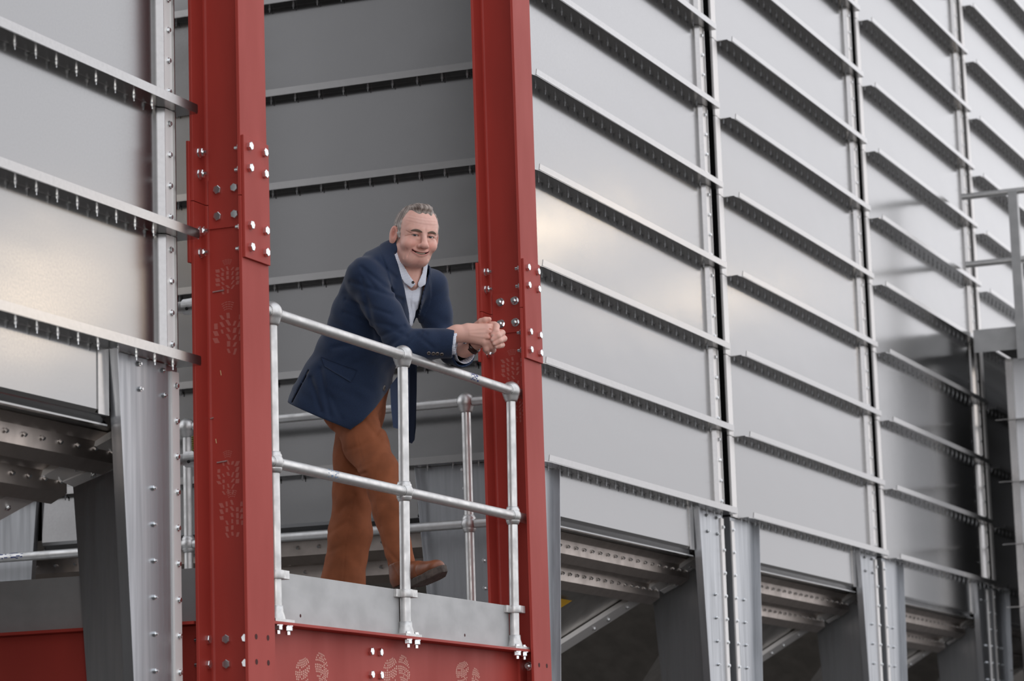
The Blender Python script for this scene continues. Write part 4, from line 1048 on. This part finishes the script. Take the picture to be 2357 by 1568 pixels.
# ---- shirt with collar and cuffs
NA = np.array((-0.0122, 0.4582, -0.0350)); NB = np.array((0.0285, 0.5851, -0.0150)); NDIR = nrm(NB - NA)
NF = nrm(np.array([0.62, -0.12, 0.77]) - NDIR * float(np.dot([0.62, -0.12, 0.77], NDIR))); NL_ = np.cross(NDIR, NF)
def shirt(p):
    d = etube(p, SP, [a - 0.016 for a in SA], [b_2 - 0.014 for b_2 in SB])
    op = inpoly(p, [(x_, y_) for x_, y_ in OPEN])
    d = d - 0.004 * smooth(0.02 - op, 0, 0.03)
    d = smax(d, -((p - np.array((-1.6957, -0.0000, 0.0000), np.float32))[:, 1]), 0.01)                       # tucked in at the waist
    pl = seg2(p, (0.0436, 0.4212, 0.0000), (0.0272, 0.2814, 0.0000)); d = d - 0.0022 * smooth(0.016 - pl, 0, 0.003)  # placket
    d = d + 0.0025 * np.exp(-(seg2(p, (0.0327, 0.3631, 0.0000), (0.0508, 0.2814, 0.0000)) / .006) ** 2) + 0.002 * np.exp(-(seg2(p, (0.0163, 0.3813, 0.0000), (0.0290, 0.2905, 0.0000)) / .005) ** 2)
    # open throat
    vq = inpoly(p, [x_[:2] for x_ in ((0.0236, 0.5229, 0.0000), (0.0345, 0.4793, 0.0000), (0.0490, 0.4557, 0.0000), (0.0635, 0.4829, 0.0000), (0.0799, 0.5447, 0.0000), (0.0145, 0.5628, 0.0000))])
    d = smax(d, -np.where(fwdc(p) > 0.0, vq, 1.0), 0.003)
    d = smax(d, -rc(p, (-0.0011, 0.4836, -0.0300), (0.0378, 0.5995, -0.0100), 0.058, 0.068), 0.004)
    # collar: two leaves lying round the neck
    nb = smin(chain(p, NECK[:2], [0.058, 0.064], 0.02), etube(p, SP, [a_ - 0.02 for a_ in SA], [b_2 - 0.018 for b_2 in SB]), 0.05)
    lf = inpoly(p, [x_[:2] for x_ in ((-0.0617, 0.6064, 0.0000), (-0.0381, 0.5991, 0.0000), (-0.0145, 0.5374, 0.0000), (0.0145, 0.4866, 0.0000), (0.0418, 0.4466, 0.0000), (0.0236, 0.4285, 0.0000), (-0.0054, 0.4503, 0.0000), (-0.0345, 0.4993, 0.0000), (-0.0563, 0.5483, 0.0000))])
    lf2 = inpoly(p, [x_[:2] for x_ in ((0.0763, 0.5519, 0.0000), (0.0999, 0.5410, 0.0000), (0.1180, 0.4902, 0.0000), (0.1089, 0.4702, 0.0000), (0.0835, 0.4484, 0.0000), (0.0563, 0.4285, 0.0000), (0.0490, 0.4466, 0.0000), (0.0690, 0.4938, 0.0000))])
    fr_ = fwdc(p) > -0.02
    leaf = np.maximum(np.abs(nb - 0.0085) - 0.0030, np.where(fr_, lf, 1.0))
    leaf2 = np.maximum(np.abs(nb - 0.0125) - 0.0036, np.where(fr_, lf2, 1.0))
    d = np.minimum(d, np.minimum(leaf, leaf2))
    # cuffs
    cf = np.maximum(np.abs(rc(p, (0.1253, 0.1963, 0.2030), (0.3037, 0.2070, 0.1930), 0.047, 0.047)) - 0.002, np.maximum((p - CUFF1.astype(np.float32)) @ CUFF1N.astype(np.float32) - 0.012, (CUFF1.astype(np.float32) - p) @ CUFF1N.astype(np.float32) - 0.04))
    d = np.minimum(d, cf)
    a2, b2 = np.array((0.1950, 0.1814, -0.0500)), np.array((0.3032, 0.1425, 0.1500))
    cf = np.maximum(np.abs(rc(p, a2, b2, 0.046, 0.046)) - 0.002, np.maximum((p - CUFF2.astype(np.float32)) @ CUFF2N.astype(np.float32) - 0.016, (CUFF2.astype(np.float32) - p) @ CUFF2N.astype(np.float32) - 0.04))
    return np.minimum(d, cf)
v, q = surface(shirt, np.array((-0.4121, -0.0246, -0.3400)), np.array((0.3580, 0.6071, 0.3000)), 0.0036, 4)
v = relax(v, q, 1, 0.4)
sdf_obj('shirt', v, q, [shirt_m], man, vec=np.stack([v @ LAT + 0.3 * v @ FWD, v @ AXI, 0 * v[:, 0]], 1))
# ---- trousers
CT = [((-0.2977, -0.1543, 0.0000), (-0.0890, -0.1543, 0.0000), .003, .010), ((-0.2433, -0.2451, 0.0000), (-0.1162, -0.1997, 0.0000), .003, .009), ((-0.2106, -0.3268, 0.0000), (-0.0980, -0.2723, 0.0000), .003, .009), ((-0.1961, -0.3450, 0.0000), (-0.1525, -0.3304, 0.0000), .008, .007), ((-0.1743, -0.1089, 0.0000), (-0.0980, -0.1997, 0.0000), .004, .008),
      ((-0.0527, -0.0726, 0.0000), (-0.1198, -0.1816, 0.0000), .005, .008), ((-0.3250, -0.5991, 0.0000), (-0.2433, -0.5447, 0.0000), .004, .009), ((-0.3377, -0.6808, 0.0000), (-0.2578, -0.6445, 0.0000), .003, .009), ((-0.2796, -0.5084, 0.0000), (-0.2160, -0.4357, 0.0000), .004, .010), ((-0.0708, -0.6264, 0.0000), (-0.0163, -0.6808, 0.0000), .004, .007), ((-0.0799, -0.6717, 0.0000), (-0.0163, -0.7081, 0.0000), .004, .007), ((-0.1616, -0.3631, 0.0000), (-0.0708, -0.3813, 0.0000), .004, .009)]
SEAM = [((-0.1961, -0.1816, 0.0000), (-0.1489, -0.3450, 0.0000), .0022, .0028), ((-0.1489, -0.3450, 0.0000), (-0.0890, -0.5447, 0.0000), .0022, .0028), ((-0.0890, -0.5447, 0.0000), (-0.0399, -0.7262, 0.0000), .0022, .0028), ((-0.2215, -0.4539, 0.0000), (-0.2524, -0.6536, 0.0000), .0018, .0028), ((-0.2524, -0.6536, 0.0000), (-0.2651, -0.9078, 0.0000), .0018, .0028), ((-0.0527, -0.0091, 0.0000), (-0.1198, -0.1053, 0.0000), .003, .003)]
def trousers(p):
    d = ell(p, (-0.2136, -0.0466, -0.0550), (0.100, 0.115, 0.150))
    d = smin(d, etube(p, [(-0.2243, -0.0920, -0.0500), (-0.1878, 0.0538, -0.0500)], [0.150, 0.145], [0.092, 0.092]), 0.03)
    r = chain(p, [(-0.2234, -0.0953, -0.0350), (-0.1627, -0.2220, 0.0850), (-0.0995, -0.3265, 0.2050), (-0.0570, -0.4916, 0.2800), (-0.0041, -0.6907, 0.3650)], [0.092, 0.090, 0.075, 0.062, 0.056], 0.03)
    l_ = chain(p, [(-0.1951, -0.0938, -0.1200), (-0.2169, -0.2770, -0.1150), (-0.2270, -0.4045, -0.1000), (-0.2363, -0.6039, -0.0700), (-0.2659, -0.8026, -0.0450), (-0.2705, -1.0744, -0.0300)], [0.100, 0.090, 0.080, 0.088, 0.088, 0.086], 0.03)
    d = smin(d, r, 0.03); d = smin(d, l_, 0.022)
    fr = smooth(p[:, 2], -0.14, -0.04)
    d = d + creases(p, CT + SEAM) * fr + 0.0015 * np.sin(p[:, 1] * 55 + 3 * np.sin(p[:, 0] * 31)) * np.sin(p[:, 0] * 37 + p[:, 2] * 29)
    hem = -((p - np.array((-0.0074, -0.7079, 0.3700), np.float32)) @ nrm((-0.28, 0.93, -0.25)).astype(np.float32))
    hem = np.where(p[:, 2] > 0.18, hem, -1.0)
    floor_ = ((-1.6957, -1.0094, 0.0000))[1] - p[:, 1]
    d = smax(d, np.maximum(hem, floor_), 0.004)
    top = (p - np.array((-0.2070, 0.0363, 0.0000), np.float32)) @ AXI.astype(np.float32)
    return smax(d, top, 0.01)
v, q = surface(trousers, np.array((-0.4666, -1.1240, -0.3200)), np.array((0.0718, 0.0956, 0.4800)), 0.0045, 4)
v = relax(v, q, 1, 0.4)
sdf_obj('trousers', v, q, [brown], man)
# ---- shoes
def shoe(heel, toe, upn, ankle, nm='shoe'):
    heel = np.array(heel); toe = np.array(toe); t = nrm(toe - heel); n = nrm(np.array(upn) - t * float(np.dot(upn, t))); s = np.cross(t, n)
    L_ = 0.300
    M_ = np.stack([t, s, n]).astype(np.float32)
    def loc(p): return (p - heel.astype(np.float32)) @ M_.T
    def half(x): return 0.034 + 0.017 * smooth(x, 0.06, 0.20) - 0.050 * smooth(x, 0.235, L_ + 0.03) - 0.012 * smooth(0.03 - x, 0, 0.03)
    def solef(p):
        l = loc(p); x = l[:, 0]
        o = np.abs(l[:, 1]) - half(x)
        rock = 0.010 * smooth(x, 0.21, L_) 
        d = np.maximum(np.maximum(o, np.maximum(-x, x - L_)), np.maximum(l[:, 2] - 0.030 - rock, rock - l[:, 2]))
        heel_gap = np.maximum(np.maximum(x - 0.115, 0.085 - x), l[:, 2] - 0.010)
        tread = 0.0012 * np.sin(x * 700) * (l[:, 2] < 0.006)
        return np.maximum(d + tread, -heel_gap)
    def upper(p):
        l = loc(p); x = l[:, 0]
        d = etb(l, [(0.055, 0, 0.055), (0.15, 0, 0.050), (0.245, 0, 0.045)], [0.040, 0.046, 0.043], [0.060, 0.045, 0.030])
        d = smin(d, chain(l, [(0.055, 0, 0.06), (0.060, 0, 0.125)], [0.044, 0.040], 0.02), 0.03)
        d = smin(d, rc(l, (0.09, 0, 0.085), (0.17, 0, 0.062), 0.028, 0.022), 0.02)
        d = smax(d, 0.028 - l[:, 2], 0.003); d = smax(d, l[:, 2] - 0.122, 0.004)
        d = d + 0.0025 * np.exp(-((x - 0.185 + 2.0 * l[:, 1] ** 2) / 0.004) ** 2) + 0.0015 * np.exp(-((x - 0.11 + 0.4 * l[:, 2]) / 0.003) ** 2)
        return d
    def etb(l, pts, A, B):
        d = None
        for i in range(len(pts) - 1):
            a = np.array(pts[i], np.float32); b = np.array(pts[i + 1], np.float32); ba = b - a; pa = l - a
            h = np.clip(pa @ ba / float(ba @ ba), 0, 1); w_ = pa - h[:, None] * ba
            aa = A[i] + (A[i + 1] - A[i]) * h; bb = B[i] + (B[i + 1] - B[i]) * h
            e = (np.sqrt((w_[:, 1] / aa) ** 2 + (w_[:, 2] / bb) ** 2 + (w_[:, 0] / aa) ** 2) - 1) * np.minimum(aa, bb)
            d = e if d is None else smin(d, e, 0.02)
        return d
    ctr = heel + t * 0.15 + n * 0.05
    v, q = surface(upper, ctr - 0.2, ctr + 0.2, 0.0034, 4); o = sdf_obj(nm, v, q, [leather], man)
    v, q = surface(solef, ctr - 0.2, ctr + 0.2, 0.0034, 4); sdf_obj('sole', v, q, [sole_m], o)
shoe((-0.0248, -0.8236, 0.3750), (0.1339, -0.7447, 0.5200), (-0.28, 0.93, -0.25), None)
shoe((-0.3106, -1.0447, -0.0600), (-0.1510, -1.0263, 0.0300), (-0.031, 0.986, -0.165), None)
# ---- small things worn: cuff and front buttons, pocket flap, watch
def disc(name, c, n, r, m, parent, th=0.004):
    c = to_world(np.array(c)[None])[0]; n = nrm(np.array(n) @ PA)
    b = MB(); b.lathe(c, n, [(0, r), (th, r), (th, r * .72), (th * .6, r * .66), (th * .6, 0)], 18); return b.build(name, m, parent)
JK = [o for o in man.children if o.name.startswith('jacket')][0]
from mathutils.bvhtree import BVHTree
_me = JK.data; _bv = BVHTree.FromPolygons([Vector(x.co) + Vector(ORG[man.name]) for x in _me.vertices], [tuple(p.vertices) for p in _me.polygons])
def drop(q):       # nearest point of the cloth seen from well outside it, in person-frame coordinates
    o = to_world(np.array([q[0], q[1], 0.6])[None])[0]; h = _bv.ray_cast(Vector(o), Vector(-PA[2]))
    if h[0] is None: return np.array(q), np.array([0, 0, 1.0])
    w_ = (np.array(h[0]) - PO) @ PA.T; n = np.array(h[1]) @ PA.T
    return w_, (n if n[2] > 0 else -n)
for q in ((0.1035, 0.1598, 0.0000), (0.1216, 0.1580, 0.0000), (0.1380, 0.1580, 0.0000), (0.1561, 0.1561, 0.0000)):
    w_, n = drop(q); o = disc('cuff_button', w_, n, 0.0075, horn_rim, JK); disc('button_face', w_, n, 0.0055, horn, o, 0.0045)
w_, n = drop((-0.0908, 0.0127, 0.0000)); o = disc('front_button', w_, n, 0.0115, horn_rim, JK); disc('button_face', w_, n, 0.008, horn, o, 0.0046)
o = disc('shirt_button', np.array((0.0315, 0.4525, 0.0700)), (0.5, -0.1, 0.85), 0.006, horn, man)
# pocket flap: a slightly padded patch lying on the jacket
nu, nv = 12, 6; c4 = [(-0.3395, 0.1126, 0.0000), (-0.1924, 0.0690, 0.0000), (-0.2215, 0.0399, 0.0000), (-0.3558, 0.1416, 0.0000)]
c4 = [np.array(x[:2]) for x in ((-0.3450, 0.1416, 0.0000), (-0.1961, 0.0871, 0.0000), (-0.2233, 0.0381, 0.0000), (-0.3304, 0.1035, 0.0000))]
vs, n_ = [], []
for j in range(nv + 1):
    for i in range(nu + 1):
        u_, t_ = i / nu, j / nv
        xy = (1 - t_) * ((1 - u_) * c4[0] + u_ * c4[1]) + t_ * ((1 - u_) * c4[3] + u_ * c4[2])
        w_, n = drop((xy[0], xy[1], 0)); vs.append(w_ + n * 0.0045); n_.append(n)
top_ = len(vs); vs += [vs[i] - n_[i] * 0.006 for i in range(top_)]
fs = []
for j in range(nv):
    for i in range(nu):
        a = j * (nu + 1) + i; fs.append((a, a + 1, a + nu + 2, a + nu + 1))
rim = [i for i in range(nu + 1)] + [j * (nu + 1) + nu for j in range(1, nv + 1)] + [nv * (nu + 1) + i for i in range(nu - 1, -1, -1)] + [j * (nu + 1) for j in range(nv - 1, 0, -1)]
for i in range(len(rim)): a, b = rim[i], rim[(i + 1) % len(rim)]; fs.append((a, b, b + top_, a + top_))
sdf_obj('pocket_flap', np.array(vs), np.array(fs), [navy], JK)
# watch on the left wrist
wc = np.array((0.2807, 0.1873, 0.1080)); wd = nrm(np.array((0.3073, 0.2103, 0.1250)) - np.array((0.2703, 0.1804, 0.1050)))
b = MB(); wcw = to_world(wc[None])[0]; wdw = nrm(wd @ PA)
b.lathe(wcw - np.array(wdw) * 0.011, wdw, [(0, 0.0305), (0, 0.0345), (0.022, 0.0345), (0.022, 0.0305)], 28); ws = b.build('watch_strap', mat('dark_strap', (0.035, 0.012, 0.010), 0.3), man)
sdn = nrm(np.cross(wd, (0, 0, 1)) * -0.5 + np.array([0.0, 0.6, 0.6])); sdn = nrm(sdn - wd * float(np.dot(sdn, wd)))
disc('watch_case', wc + sdn * 0.033, sdn, 0.016, zinc, ws, 0.009)
